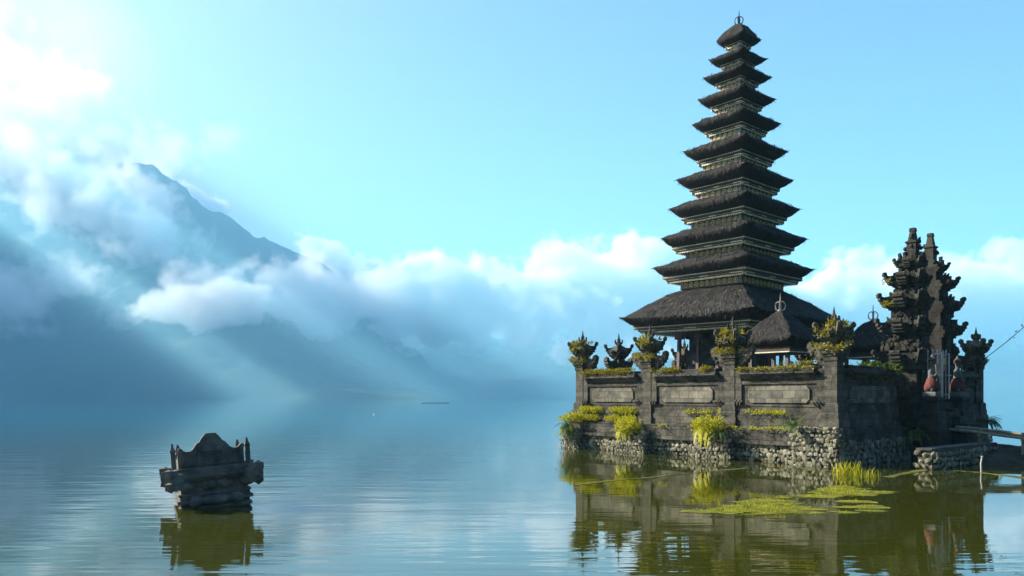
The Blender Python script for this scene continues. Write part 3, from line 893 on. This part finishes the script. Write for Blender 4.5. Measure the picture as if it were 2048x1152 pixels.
for sx in (-1, 1):
    for sy in (-1, 1):
        m = MB(); M = T(sx*(KX+.03), sy*(KY+.03), 0) @ RZ(math.atan2(sy, sx))
        m.box(-.1, .1, -.085, .085, .36, .50, M); m.box(-.08, .13, -.10, .10, .46, .60, M); m.box(.0, .17, -.07, .07, .56, .66, M); m.blob(M @ Vector((.12, 0, .64)), .055)
        m.blob(M @ Vector((.1, 0, .42)), .09, 1, .3)
        m.build('corner_block', SHRINE, sh)
b = MB()
P = [(-.47,.66),(-.47,.90),(-.49,.94),(-.47,.985),(-.43,.97),(-.40,.935),(-.36,.92),(-.31,.925),(-.27,.95),(-.235,1.0),(-.20,1.04),(-.165,1.055),(-.15,1.09),(-.115,1.135),(-.09,1.155),(-.085,1.175),(-.06,1.18)]
b.extrude(P + [(-u, z) for u, z in reversed(P)], .12, T(0, -.26, 0))
for u0, u1 in ((-.42, -.24), (-.1, .1), (.24, .42)):
    b.box(u0, u1, -.345, -.322, .70, .71); b.box(u0, u1, -.345, -.322, .86, .875); b.box(u0, u0+.015, -.345, -.322, .71, .86); b.box(u1-.015, u1, -.345, -.322, .71, .86)
b.box(-.17, .17, -.345, -.322, .9, .99); b.box(-.21, -.15, -.35, -.322, .69, .9); b.box(.15, .21, -.35, -.322, .69, .9)
b.build('back_screen', SHRINE, sh)
for sx in (-1, 1):
    m = MB(); A = [(-.2,.66),(-.2,.9),(-.1,.84),(.0,.80),(.12,.80),(.2,.84),(.26,.8),(.28,.7),(.28,.66)]
    m.extrude(A, .07, T(sx*.45, .02, 0) @ RZ(math.pi/2)); m.stack([(.04,.8),(.045,.86),(.03,.9),(.035,.95),(.012,1.03)], sx*.45, .2)
    m.build('arm_rest', SHRINE, sh)
    m = MB(); m.stack([(.035,.66),(.035,.92),(.045,.94),(.02,1.0),(.012,1.06)], sx*.55, -.17); m.build('side_spike', SHRINE, sh)

# ------------------------------------------------------------------ landing by the gate
pr = thing('rubble_pier', court(.61, -2.05), 'low rubble pier with a flat concrete top beside the shaded wall', 'pier', TH)
m = MB(); m.box(.03, 4.0, -.02, .3, -.5, .45); m.build('core', MORTAR, pr)
m = MB(); rubble_face(m, T(0, -.05, 0), 4.0, .42, .12, .03); m.build('rubble_facing', RUBBLE, pr)
m = MB(); rubble_face(m, T(0, .32, 0) @ FX, .36, .45, .12, .0); m.build('rubble_end', RUBBLE, pr)
m = MB(); m.box(-.02, 4.02, -.03, .33, .455, .50); m.build('concrete_top', CONC, pr)
m = MB()
for pts in (((0,-.1,.2),(-.1,-.2,.3),(-.16,-.2,.42)), ((.1,-.12,.3),(.3,-.2,.2),(.34,-.2,.05),(.1,-.22,-.02)), ((-.05,0,.3),(-.25,.05,.38))):
    m.tube(pts, [.022,.018,.01] if len(pts) == 3 else [.022,.02,.018,.01] if len(pts) == 4 else [.018,.008], 5)
rt = m.build('driftwood', BAMB, None, loc=court(.61, -2.05), rotz=TH); tag(rt, 'bare grey driftwood twigs caught on the end of the rubble pier', 'driftwood')

bk = terrain_bank = None
def mound(name, poly_c, rx, ry, h, m, seed):
    me = bpy.data.meshes.new(name); vs = []; fs = []; nr, na = 14, 40
    for i in range(nr+1):
        for k in range(na):
            a = 2*math.pi*k/na; r = i/nr
            w = 1+.22*mnoise.noise(Vector((math.cos(a)*1.4, math.sin(a)*1.4, seed)))
            x = rx*r*w*math.cos(a); y = ry*r*w*math.sin(a)
            vs.append((x, y, h*(1-r**2.2) - .12 + .09*mnoise.noise(Vector((x*2, y*2, seed))) + .05*mnoise.noise(Vector((x*6, y*6, seed)))))
    for i in range(nr):
        for k in range(na):
            a = i*na+k; b = i*na+(k+1) % na; fs.append((a, a+na, b+na, b))
    me.from_pydata(vs, [], fs); o = link(name, me, m); o.location = poly_c; o.rotation_euler.z = TH
    return o
EARTH = stone_mat('wet_earth', (.015, .014, .01), (.06, .055, .04), None, .6, .04)
o = mound('mud_bank', court(5.3, -1.95, 0), 2.6, 1.4, .5, EARTH, 3); o['kind'] = 'structure'

br = thing('bamboo_footbridge', (0, 0, 0), 'grey bamboo pole footbridge running off to the right from the gate landing', 'footbridge')
p0 = px(1922, 860, 21.4); p1 = px(2140, 885, 19.6)
dv = (p1-p0).normalized(); sd_ = dv.cross(Vector((0, 0, 1))).normalized()
for q in range(7):
    m = MB(); o_ = sd_*(.1*(q-3)) + Vector((0, 0, .03*(q % 2) + .06*(q == 5)))
    a0 = p0 + o_ - dv*rnd.uniform(0, .35); a1 = p1 + o_
    m.tube([a0.lerp(a1, t) + Vector((0, 0, .01*math.sin(t*9+q))) for t in (0, .2, .4, .6, .8, 1)], rnd.uniform(.032, .05), 7)
    for t in (.12, .3, .5, .7, .9): m.lathe([(.052, -.01), (.052, .01)], 7, Matrix.Translation(a0.lerp(a1, t)) @ dv.to_track_quat('Z', 'Y').to_matrix().to_4x4())
    m.build('bamboo_pole', BAMB, br)
for t in (.22, .62):
    c = p0.lerp(p1, t)
    m = MB(); m.tube([c+sd_*.28+Vector((0,0,.14)), c+sd_*.28-Vector((0,0,.9))], .05, 7); m.build('support_post', BAMB, br)
    m = MB(); m.tube([c-sd_*.42-Vector((0,0,.05)), c+sd_*.42-Vector((0,0,.05))], .04, 7); m.build('cross_bearer', BAMB, br)

STAKE = plain_mat('bleached_stick', (.36, .35, .33), .8, 20)
st = px(1962, 944, 17.6); m = MB(); m.tube([(0,0,-.4),(.01,0,.0),(.0,0,.2),(.03,0,.36)], [.024,.022,.02,.02], 8)
m.box(.005, .055, -.025, .025, .355, .37)
tag(m.build('mooring_stake', STAKE, None, loc=(st.x, st.y, 0)), 'thin pale stake standing in the shallows before the rubble pier', 'stake')

# rope from the far pillar
a = court(8.96, 0, 2.75); b_ = px(2130, 575, 23)
m = MB(); m.tube([a.lerp(b_, t/12) - Vector((0, 0, .12*math.sin(math.pi*t/12))) for t in range(13)], .012, 5)
for t in range(5, 12):
    c = a.lerp(b_, t/12) - Vector((0, 0, .12*math.sin(math.pi*t/12)))
    for q in range(3): m.blob(c+Vector((rnd.uniform(-.15,.15)*1, 0, rnd.uniform(-.03,.03))), .022, 1, .3)
tag(m.build('rope', WOOD), 'thin dark rope rising to the right from the far pillar', 'rope')

# ------------------------------------------------------------------ plants
def leafquad(mb, p, d, up, ln, wd):
    s = d.cross(up)
    s = s.normalized()*wd if s.length > 1e-4 else Vector((wd, 0, 0))
    mid = p + d*ln*.5 + up*ln*.06; tip = p + d*ln - up*ln*.12
    mb.add([p, mid+s, tip, mid-s], [(0, 1, 2, 3)])
def rdir(zmin=-1):
    while True:
        v = Vector((rnd.uniform(-1, 1), rnd.uniform(-1, 1), rnd.uniform(-1, 1)))
        if .05 < v.length < 1 and v.z/v.length > zmin: return v.normalized()
def tuft(mb, c, r, n, ln=.1, wd=.018, zmin=-.3, sq=(1, 1, 1)):
    for i in range(n):
        d = rdir(zmin); q = Vector((d.x*sq[0], d.y*sq[1], d.z*sq[2]))*r*rnd.random()**.5
        leafquad(mb, Vector(c)+q, (d+rdir()*.5).normalized(), rdir(), ln*rnd.uniform(.6, 1.4), wd)
def frond(mb, p, d, ln, wd, droop=.7, n=11):
    pos = Vector(p); d = d.normalized(); st_ = ln/n
    for i in range(n):
        t = i/n
        s = d.cross(Vector((0, 0, 1)))
        s = s.normalized() if s.length > 1e-3 else Vector((1, 0, 0))
        w = wd*math.sin(math.pi*(.12+.88*t))**.8 + .004
        nx = pos + d*st_
        for sg in (-1, 1):
            e = (s*sg + d*.55).normalized()
            mb.add([pos, pos+e*w+d*st_*.15-Vector((0,0,w*.25)), nx+e*w*.35, nx], [(0, 1, 2, 3)] if sg > 0 else [(3, 2, 1, 0)])
        pos = nx; d = (d + Vector((0, 0, -droop/n*1.6))).normalized()
def fern(name, loc, n, ln, wd, m, label, face=None, droop=.9, zmin=.0, extra=None, cat='fern', group=None):
    f = MB()
    for i in range(n):
        d = rdir(zmin)
        if face is not None: d = (d + face*.7).normalized()
        frond(f, rdir()*.06, d, ln*rnd.uniform(.6, 1.15), wd*rnd.uniform(.7, 1.2), droop)
    if extra: extra(f)
    return tag(f.build(name, m, None, loc=loc), label, cat, 'ferns growing on the temple walls' if cat == 'fern' else 'shrubs growing on the temple walls')
OUT = -CX*1.0                                  # away from the front wall
def bushy(n, r, sq, down=0):
    def g(f):
        for i in range(n):
            d = rdir(-.6); c = Vector((d.x*sq[0], d.y*sq[1], d.z*sq[2]))*r*rnd.random()**.4
            tuft(f, c, .07, 7, .1, .016)
        for i in range(down):
            frond(f, Vector((rnd.uniform(-r, r)*.6*sq[0], rnd.uniform(-r, r)*.6*sq[1], -.05)), (OUT + rdir()*.5), .5*rnd.uniform(.6, 1.2), .05, 2.2)
    return g
fern('fern', court(-.62, 8.95, .72), 46, .62, .07, GLEAF, 'large green fern clump hanging from the leftmost corner of the platform', OUT, 1.3, -.2, None)
fern('shrub', court(-.5, 8.9, .95), 6, .3, .04, YLEAF, 'bright yellow green shrub on the leftmost corner of the platform', OUT, .8, 0, bushy(90, .34, (1.2, 1.2, .7)), 'shrub')
fern('shrub', court(-.68, 6.28, .78), 14, .4, .05, YLEAF, 'bright yellow green shrub spilling over the buttress below the second pillar', OUT, 1.5, -.2, bushy(170, .44, (1.0, 1.1, .75), 16), 'shrub')
fern('shrub', court(-.68, 3.25, .86), 14, .42, .05, YLEAF, 'yellow green shrub with orange tips on the buttress below the third pillar', OUT, 1.5, -.2, bushy(150, .42, (1.1, 1.2, .75), 14), 'shrub')
fern('fern', court(-.74, 2.9, .72), 22, .34, .05, BLEAF, 'pale leafy fern under the yellow shrub of the third pillar', OUT, .9, -.2, None)
fern('fern', court(-.62, .72, .98), 34, .5, .04, BLEAF, 'pale green fern growing on the near corner of the rubble platform', OUT, .7, .1, None)
fern('fern', court(8.6, -.42, .95), 30, .6, .06, GLEAF, 'dark fern growing at the foot of the far right pillar', Vector((.7, -.6, 0)), 1.2, -.1, None)
fern('fern', court(3.2, -.5, .75), 26, .5, .06, GLEAF, 'dark fern at the foot of the shaded wall beside the split gate', Vector((.6, -.7, 0)), 1.2, -.1, None)
fern('shrub', court(2.2, .0, 2.45), 26, .45, .05, GLEAF, 'dark overgrown plant draped on top of the shaded right wall', Vector((.4, -.5, 0)), 1.8, -.1, bushy(60, .5, (1.5, .6, .3)), 'shrub')
fern('shrub', court(.22, .0, 3.25), 16, .36, .045, GLEAF, 'green plant sprouting from the crown of the near corner pillar', Vector((.7, .1, 0)), 1.4, 0, bushy(36, .3, (1.2, .8, .5)), 'shrub')
# moss on crowns, copings and ledges
ms = MB()
def seg_moss(x, y0, y1, z, n, r, sq): 
    for i in range(n):
        y = rnd.uniform(y0, y1)
        if mnoise.noise(Vector((y*1.7, z*3, x))) < -.12: continue
        tuft(ms, (x+rnd.uniform(-.1, .1), y, z+rnd.uniform(-.02, .04)), r, 9, .075, .014, -.2, sq)
seg_moss(-.2, 6.25, 8.75, 2.48, 320, .11, (1, 1.3, .9)); seg_moss(-.2, 3.3, 5.7, 2.48, 260, .10, (1, 1.3, .8)); seg_moss(-.26, .4, 2.7, 2.44, 60, .06, (1, 1.5, .4))
seg_moss(-.05, .4, 1.4, 2.55, 20, .09, (1, 1.3, .7))
for i, y in enumerate(YP):
    for q in range(12):
        a = rnd.uniform(0, 6.28); tuft(ms, (.24*math.cos(a), y+.24*math.sin(a), 3.46), .12, 18, .12, .02, -.1)
    for q in range(8): tuft(ms, (-.33+rnd.uniform(-.05,.05), y+rnd.uniform(-.3,.3), 3.22+rnd.uniform(0,.15)), .09, 12, .11, .02)
    for q in range(9):
        tuft(ms, (-.26, y+rnd.uniform(-.3, .3), 2.86+rnd.uniform(0, .1)), .08, 14, .1, .018, -.1)
        tuft(ms, (-.12, y+rnd.choice((-1, 1))*rnd.uniform(.25, .5), 3.0), .08, 10, .09, .016, -.1)
for q in range(6): tuft(ms, (8.96+rnd.uniform(-.3, .3), -.2, rnd.choice((2.86, 3.4))), .1, 14, .1, .018)
for q in range(5): tuft(ms, (3.6+rnd.uniform(-.2, .2), .3, rnd.choice((3.0, 4.3, 4.95))), .12, 18, .1, .018)
tag(ms.build('moss', MOSS, None, loc=court(0, 0), rotz=TH), 'dry yellow moss growing along the copings and pillar crowns', 'moss', None, 'stuff')
ym = MB(); ms_ = ms; ms = ym
seg_moss(-.26, 6.4, 8.8, 1.24, 260, .12, (.7, 1.2, 1)); seg_moss(-.32, 6.4, 8.7, .98, 260, .13, (.8, 1.2, 1)); seg_moss(-.24, .9, 2.5, 1.26, 45, .07, (.7, 1.3, .7))
seg_moss(-.24, 3.2, 4.4, 1.26, 26, .07, (.7, 1.3, .7)); seg_moss(-.44, .6, 2.6, .86, 20, .05, (.7, 1.4, .5)); seg_moss(-.44, 3.6, 5.4, .87, 22, .05, (.7, 1.4, .5))
tag(ym.build('ledge_moss', YLEAF, None, loc=court(0, 0), rotz=TH), 'bright yellow green moss along the ledges at the foot of the front wall', 'moss', None, 'stuff')

# grass in the shallows
def grass(name, loc, n, r, h, m, label):
    g = MB()
    for i in range(n):
        a = rnd.uniform(0, 6.28); q = r*rnd.random()**.7
        p = Vector((q*math.cos(a), q*math.sin(a)*.6, -.03)); l = Vector((rnd.uniform(-.35, .35), rnd.uniform(-.3, .3), 1)).normalized()
        hh = h*rnd.uniform(.4, 1); w = .008
        m1 = p + l*hh*.6; t = p + l*hh + Vector((l.x*hh*.3, l.y*hh*.3, -.03))
        s = Vector((rnd.uniform(-1, 1), rnd.uniform(-1, 1), 0)).normalized()*w
        g.add([p-s, p+s, m1+s*.7, t, m1-s*.7], [(0, 1, 2, 3, 4)])
    return tag(g.build(name, m, None, loc=loc), label, 'grass', None, 'stuff')
q = px(1693, 950, 17.2); grass('grass', (q.x, q.y, 0), 95, .36, .42, YLEAF, 'tuft of yellow green grass growing out of the shallow water')
q = px(1735, 955, 16.6); grass('grass', (q.x, q.y, 0), 34, .3, .3, YLEAF, 'thin grass blades in the water beside the grass tuft')

# floating weed mats and drowned walls just at the surface
def wpt(x, y):
    Z = CAMZ*F/(y-HOR); return Vector(((x-1024)/F*Z, Z, 0))
def mat_patch(name, pix, m, label, n, cat='weed', zz=.004):
    pts = [wpt(*p) for p in pix]; c = sum(pts, Vector())/len(pts)
    g = MB(); k = 0; N = len(pts)
    poly = [(p-c) for p in pts]
    def inside(x, y):
        r = False; j = N-1
        for i in range(N):
            if (poly[i].y > y) != (poly[j].y > y) and x < (poly[j].x-poly[i].x)*(y-poly[i].y)/(poly[j].y-poly[i].y)+poly[i].x: r = not r
            j = i
        return r
    xs = [p.x for p in poly]; ys = [p.y for p in poly]
    fl = MB(); zk = 0
    while k < n:
        x = rnd.uniform(min(xs), max(xs)); y = rnd.uniform(min(ys), max(ys))
        if not inside(x, y): k += .2; continue
        k += 1
        dens = mnoise.noise(Vector((x*.7, y*3.0, 8))) + .5*mnoise.noise(Vector((x*3, y*6, 2)))
        if dens < .06: continue
        zk = (zk + 1) % 97; zz = .001 + zk*.00005
        r = rnd.uniform(.03, .13)*(1+dens); ph = rnd.uniform(0, 6.28); m_ = 8
        fl.add([(x+r*1.9*rnd.uniform(.5, 1.2)*math.cos(ph+6.283*i/m_), y+r*rnd.uniform(.5, 1.2)*math.sin(ph+6.283*i/m_), zz) for i in range(m_)],
               [tuple(range(m_))])
        for q in range(2): leafquad(g, Vector((x+rnd.uniform(-.1, .1), y+rnd.uniform(-.1, .1), zz)), (rdir(.05)+Vector((0, 0, .05))).normalized(), Vector((0, 0, 1)), rnd.uniform(.015, .05), .006)
    o = fl.build(name, m, None, loc=c); tag(o, label, cat, 'floating algae mats', 'stuff')
    g.build('weed_leaves', YLEAF, o)
    return o
WEED = stone_mat('water_weed', (.03, .035, .003), (.13, .13, .01), None, .3, .01)
FLAKE = island_mat('floating_weed', [(.05, .055, .004), (.17, .17, .01), (.09, .10, .006), (.24, .23, .015), (.06, .06, .008)], .6, .1)
mat_patch('algae_mat', [(1375,1026),(1440,1012),(1500,1001),(1560,993),(1630,991),(1700,995),(1748,1008),(1752,1022),(1700,1030),(1640,1027),(1560,1026),(1460,1028)], FLAKE, 'large floating mat of yellow green algae in front of the temple', 2400)
mat_patch('algae_mat', [(1640,980),(1680,973),(1730,970),(1780,975),(1800,984),(1770,990),(1700,991),(1655,988)], FLAKE, 'smaller floating mat of yellow green algae near the grass tuft', 1100)
def strip(pix, w, label):
    m = MB(); P0 = [wpt(*p) for p in pix]; P_ = []
    for a, b in zip(P0, P0[1:]):
        for t in range(14): P_.append(a.lerp(b, t/14) + Vector((rnd.uniform(-.02, .02), rnd.uniform(-.03, .03), 0)))
    P_.append(P0[-1])
    vs = []; fs = []
    for i, p in enumerate(P_):
        d = (P_[min(i+1, len(P_)-1)] - P_[max(i-1, 0)]).normalized(); s = Vector((-d.y, d.x, 0))*w/2*max(.15, .7+1.1*mnoise.noise(p*.9))
        for k, (sg, z) in enumerate(((-1, -.05), (-1, .006), (1, .006), (1, -.05))): vs.append(p+s*sg+Vector((0, 0, z)))
    for i in range(len(P_)-1):
        for k in range(3): a = 4*i+k; fs.append((a, a+4, a+5, a+1))
    m.add(vs, fs); return tag(m.build('drowned_wall', WEED), label, 'low wall', 'tops of drowned walls in the shallows')
strip([(1775,955),(1815,946),(1856,938)], .30, 'weedy top of a drowned wall running towards the rubble pier')
strip([(1858,938.5),(1910,941),(1960,945),(2010,951),(2060,958)], .22, 'weedy top of a drowned wall along the right edge past the stake')
strip([(1150,970),(1220,962),(1300,955),(1370,948),(1440,941),(1500,936)], .12, 'thin weedy line of a drowned wall before the front wall')
strip([(1502,935.5),(1560,935),(1620,938),(1680,944)], .10, 'thin drowned wall line below the near corner of the platform')

# far away on the lake
m = MB(); q = wpt(863, 806.5); m.tube([(-3.0,0,.05),(0,.3,.12),(3.0,0,.04)], .07, 6); m.tube([(1.0,3,.05),(5,3.2,.1)], .08, 6) 
tag(m.build('floating_log', WOOD, None, loc=(q.x, q.y, 0)), 'dark log floating far out on the lake', 'log')
q = wpt(748, 829); m = MB(); m.lathe([(.02,-.1),(.14,-.05),(.17,.03),(.12,.1),(.05,.14),(.045,.3),(.01,.32)], 10); fo = m.build('float', METAL, None, loc=(q.x, q.y, 0)); fo.scale = (.55, .55, .55); tag(fo, 'tiny white fishing float on the open lake', 'float')
def boat(x, y, m_, label):
    q = wpt(x, y); t = thing('rowing_boat', (q.x, q.y, 0), label, 'boat', .4)
    b = MB(); n = 9; vs = []; fs = []
    for i in range(n):
        u = -1+2*i/(n-1); w = .55*(1-abs(u)**2.4)+.02; sh_ = .35+.25*u*u
        vs += [(u*2.6, -w, sh_), (u*2.6, -w*.6, -.1), (u*2.6, w*.6, -.1), (u*2.6, w, sh_)]
    for i in range(n-1):
        for k in range(3): a = 4*i+k; fs.append((a, a+4, a+5, a+1))
    b.add(vs, fs); b.build('hull', m_, t)
    b = MB()
    for u in (-1, 0, 1): b.box(u-.12, u+.12, -.45, .45, .22, .26)
    b.build('bench', WOOD, t)
boat(132, 797.3, CLOTH, 'tiny red rowing boat near the far left shore')
# far right shore with a few pale lakeside houses
SAND = plain_mat('pale_shore', (.5, .5, .45), .9, .02)
m = MB(); n = 60
vs = []; fs = []
for i in range(n+1):
    X = 1650 + i*45; w = 1+.5*mnoise.noise(Vector((i*.4, 0, 0)))
    vs += [(X, 2985, .3), (X, 2990, 3.2*w), (X, 3030, 4.5*w), (X, 3300, 5)]
for i in range(n):
    for k in range(3): a = 4*i+k; fs.append((a, a+4, a+5, a+1))
m.add(vs, fs); o = m.build('far_shore', SAND); o['kind'] = 'structure'
ROOFM = plain_mat('pale_tin_roof', (.6, .62, .62), .5, .3)
for i, (x, w, h) in enumerate(((1988, 10, 5), (1997, 14, 7), (2006, 9, 5), (2030, 8, 4))):
    q = px(x, 796, 3035); t = thing('lakeside_house', (q.x, q.y, 3.5), ['small pale house left of the largest house on the far right shore', 'largest pale gabled house on the far right shore', 'small pale house right of the largest house on the far right shore', 'lone pale house farthest right on the far shore'][i], 'house', 0, 'pale houses on the far shore')
    b = MB(); b.box(-w*.8, w*.8, -5, 5, -1, h*.7); b.build('wall', SAND, t)
    b = MB(); b.extrude([(-w, h*.7), (w, h*.7), (0, h*1.7)], 11.5); b.build('roof', ROOFM, t)
# ------------------------------------------------------------------ clouds and mist
def cloud_mat(name, dens, scale, thr, seed, aniso=.0, soft=.14, fall=.75, base=None):
    m = bpy.data.materials.new(name); m.use_nodes = True
    n = m.node_tree; n.nodes.remove(n.nodes['Principled BSDF'])
    v = n.nodes.new('ShaderNodeVolumePrincipled')
    v.inputs['Color'].default_value = (.999, .999, .999, 1); v.inputs['Anisotropy'].default_value = aniso
    tc = n.nodes.new('ShaderNodeTexCoord')
    mp = n.nodes.new('ShaderNodeMapping'); mp.inputs['Location'].default_value = (seed * 731, seed * 311, seed*97)
    gp = n.nodes.new('ShaderNodeNewGeometry')
    n.links.new(gp.outputs['Position'], mp.inputs[0])
    z = noise_tex(n, mp.outputs[0], scale, 6, .58)
    ln = n.nodes.new('ShaderNodeVectorMath'); ln.operation = 'LENGTH'
    n.links.new(tc.outputs['Object'], ln.inputs[0])
    ma = n.nodes.new('ShaderNodeMapRange'); ma.inputs[1].default_value = 1.0; ma.inputs[2].default_value = .2; ma.inputs[3].default_value = 0; ma.inputs[4].default_value = fall
    n.links.new(ln.outputs['Value'], ma.inputs[0])
    s = math_(n, 'ADD', math_(n, 'MULTIPLY', z, 2.2), ma.outputs[0])
    mr = n.nodes.new('ShaderNodeMapRange'); mr.inputs[1].default_value = thr; mr.inputs[2].default_value = thr + soft; mr.inputs[3].default_value = 0; mr.inputs[4].default_value = dens
    n.links.new(s, mr.inputs[0]); n.links.new(mr.outputs[0], v.inputs['Density'])
    n.links.new(v.outputs[0], n.nodes['Material Output'].inputs['Volume'])
    return m
def cloud(x, y, Z, rx, ry, rz, m, name='cloud_and_shade_bank', rot=0):
    """an ellipsoid of drifting vapour in the direction of photo pixel (x, y), Z metres ahead; half sizes in photo pixels at that range"""
    bm = bmesh.new(); bmesh.ops.create_icosphere(bm, subdivisions=3, radius=1)
    me = bpy.data.meshes.new(name); bm.to_mesh(me); bm.free()
    o = link(name, me, m); o.location = px(x, y, Z)
    o.scale = (rx / F * Z, ry, rz / F * Z); o.rotation_euler.y = math.radians(rot)
    o['kind'] = 'stuff'
    return o
A = cloud_mat('cloud_vapour', .02, .007, 1.42, 1, soft=.12)
B = cloud_mat('mist_vapour', .022, .010, 1.36, 2, soft=.35, fall=.42)
Cc = cloud_mat('thin_vapour', .004, .008, 1.5, 3, soft=.35)
WH = cloud_mat('bright_vapour', .006, .006, 1.35, 5, aniso=.3, soft=.3)
# unseen dense cloud, added left of view to keep sun off the lower slope
SHM = bpy.data.materials.new('sun_blocking_vapour'); SHM.use_nodes = True
n = SHM.node_tree; n.nodes.remove(n.nodes['Principled BSDF'])
v = n.nodes.new('ShaderNodeVolumePrincipled'); v.inputs['Color'].default_value = (.99, .99, .99, 1); v.inputs['Density'].default_value = .03
n.links.new(v.outputs[0], n.nodes['Material Output'].inputs['Volume'])
def sun_block_cloud(corners, zc, hz, amp, cuts):
    """unseen lumpy flat slab, added to block the sun, over the quadrilateral near-left, near-right, far-right, far-left"""
    A0, B0, C1, D1 = [Vector((*p, 0)) for p in corners]
    bm = bmesh.new(); bmesh.ops.create_cube(bm, size=2); bmesh.ops.subdivide_edges(bm, edges=bm.edges[:], cuts=cuts, use_grid_fill=True)
    for v in bm.verts:
        s, t = (v.co.x+1)/2, (v.co.y+1)/2
        p = A0.lerp(B0, s).lerp(D1.lerp(C1, s), t)
        side = abs(v.co.x) > .99
        p += Vector((0, 0, zc + v.co.z*hz*(.35 if side else 1)))
        q = p*.006
        v.co = p + Vector((amp*mnoise.noise(q) if side else 0, amp*mnoise.noise(q + Vector((9, 0, 0))) if abs(v.co.y) > .99 else 0, hz*.6*mnoise.noise(q*1.3 + Vector((5, 0, 0)))))
    me = bpy.data.meshes.new('cloud_and_shade_bank'); bm.to_mesh(me); bm.free()
    o = link('cloud_and_shade_bank', me, SHM); o['kind'] = 'stuff'  # out of view, added only to cast shade into the haze
sun_block_cloud([(-2840, 250), (-1385, 655), (-2060, 2700), (-3400, 2300)], 790, 55, 30, 12)
# two more unseen slabs, added and shaped so sunbeams fall through the gaps
def over(pxl, Y): return ((pxl-1024)/F*Y - 1285, Y + 467)
sun_block_cloud([over(655, 350), over(752, 350), over(735, 1450), over(672, 1450)], 790, 40, 8, 8)
sun_block_cloud([over(965, 400), over(1075, 400), over(1062, 1400), over(978, 1400)], 790, 35, 8, 8)
# bright cloud mass behind the mountain shoulder and wisps that spill over it
cloud(-60, 230, 2700, 350, 250, 280, WH, rot=25)
cloud(170, 310, 2700, 280, 250, 170, WH, rot=30)
cloud(120, 370, 2100, 330, 200, 140, B, rot=20)
cloud(270, 440, 1950, 230, 150, 120, B, rot=40)
cloud(100, 285, 2330, 240, 140, 130, WH, rot=25)
cloud(235, 365, 2350, 120, 100, 65, WH, rot=35)
# mist along the slope
cloud(20, 580, 1500, 300, 160, 120, B)
cloud(420, 622, 1700, 230, 130, 70, A)
cloud(480, 555, 1750, 200, 120, 70, B)
cloud(640, 600, 1900, 230, 160, 110, A)
# bright puffs on the far side of the crest
cloud(370, 385, 2900, 140, 150, 48, A, rot=30)
cloud(660, 520, 2900, 90, 150, 50, A, rot=30)
# long bank across the valley
cloud(800, 605, 2500, 330, 260, 125, A)
cloud(990, 615, 2500, 300, 260, 105, A)
cloud(1190, 590, 2700, 300, 260, 150, A)
cloud(1520, 630, 2900, 420, 260, 130, A)
cloud(1930, 590, 2800, 440, 260, 125, A)
VE = cloud_mat('veil_vapour', .0011, .0012, 1.55, 8, aniso=.2, soft=.9)
cloud(150, 170, 3300, 760, 460, 480, VE, 'cloud_veil')
# faint wisps high up
cloud(440, 280, 3000, 90, 200, 60, Cc, 'cloud_wisp')
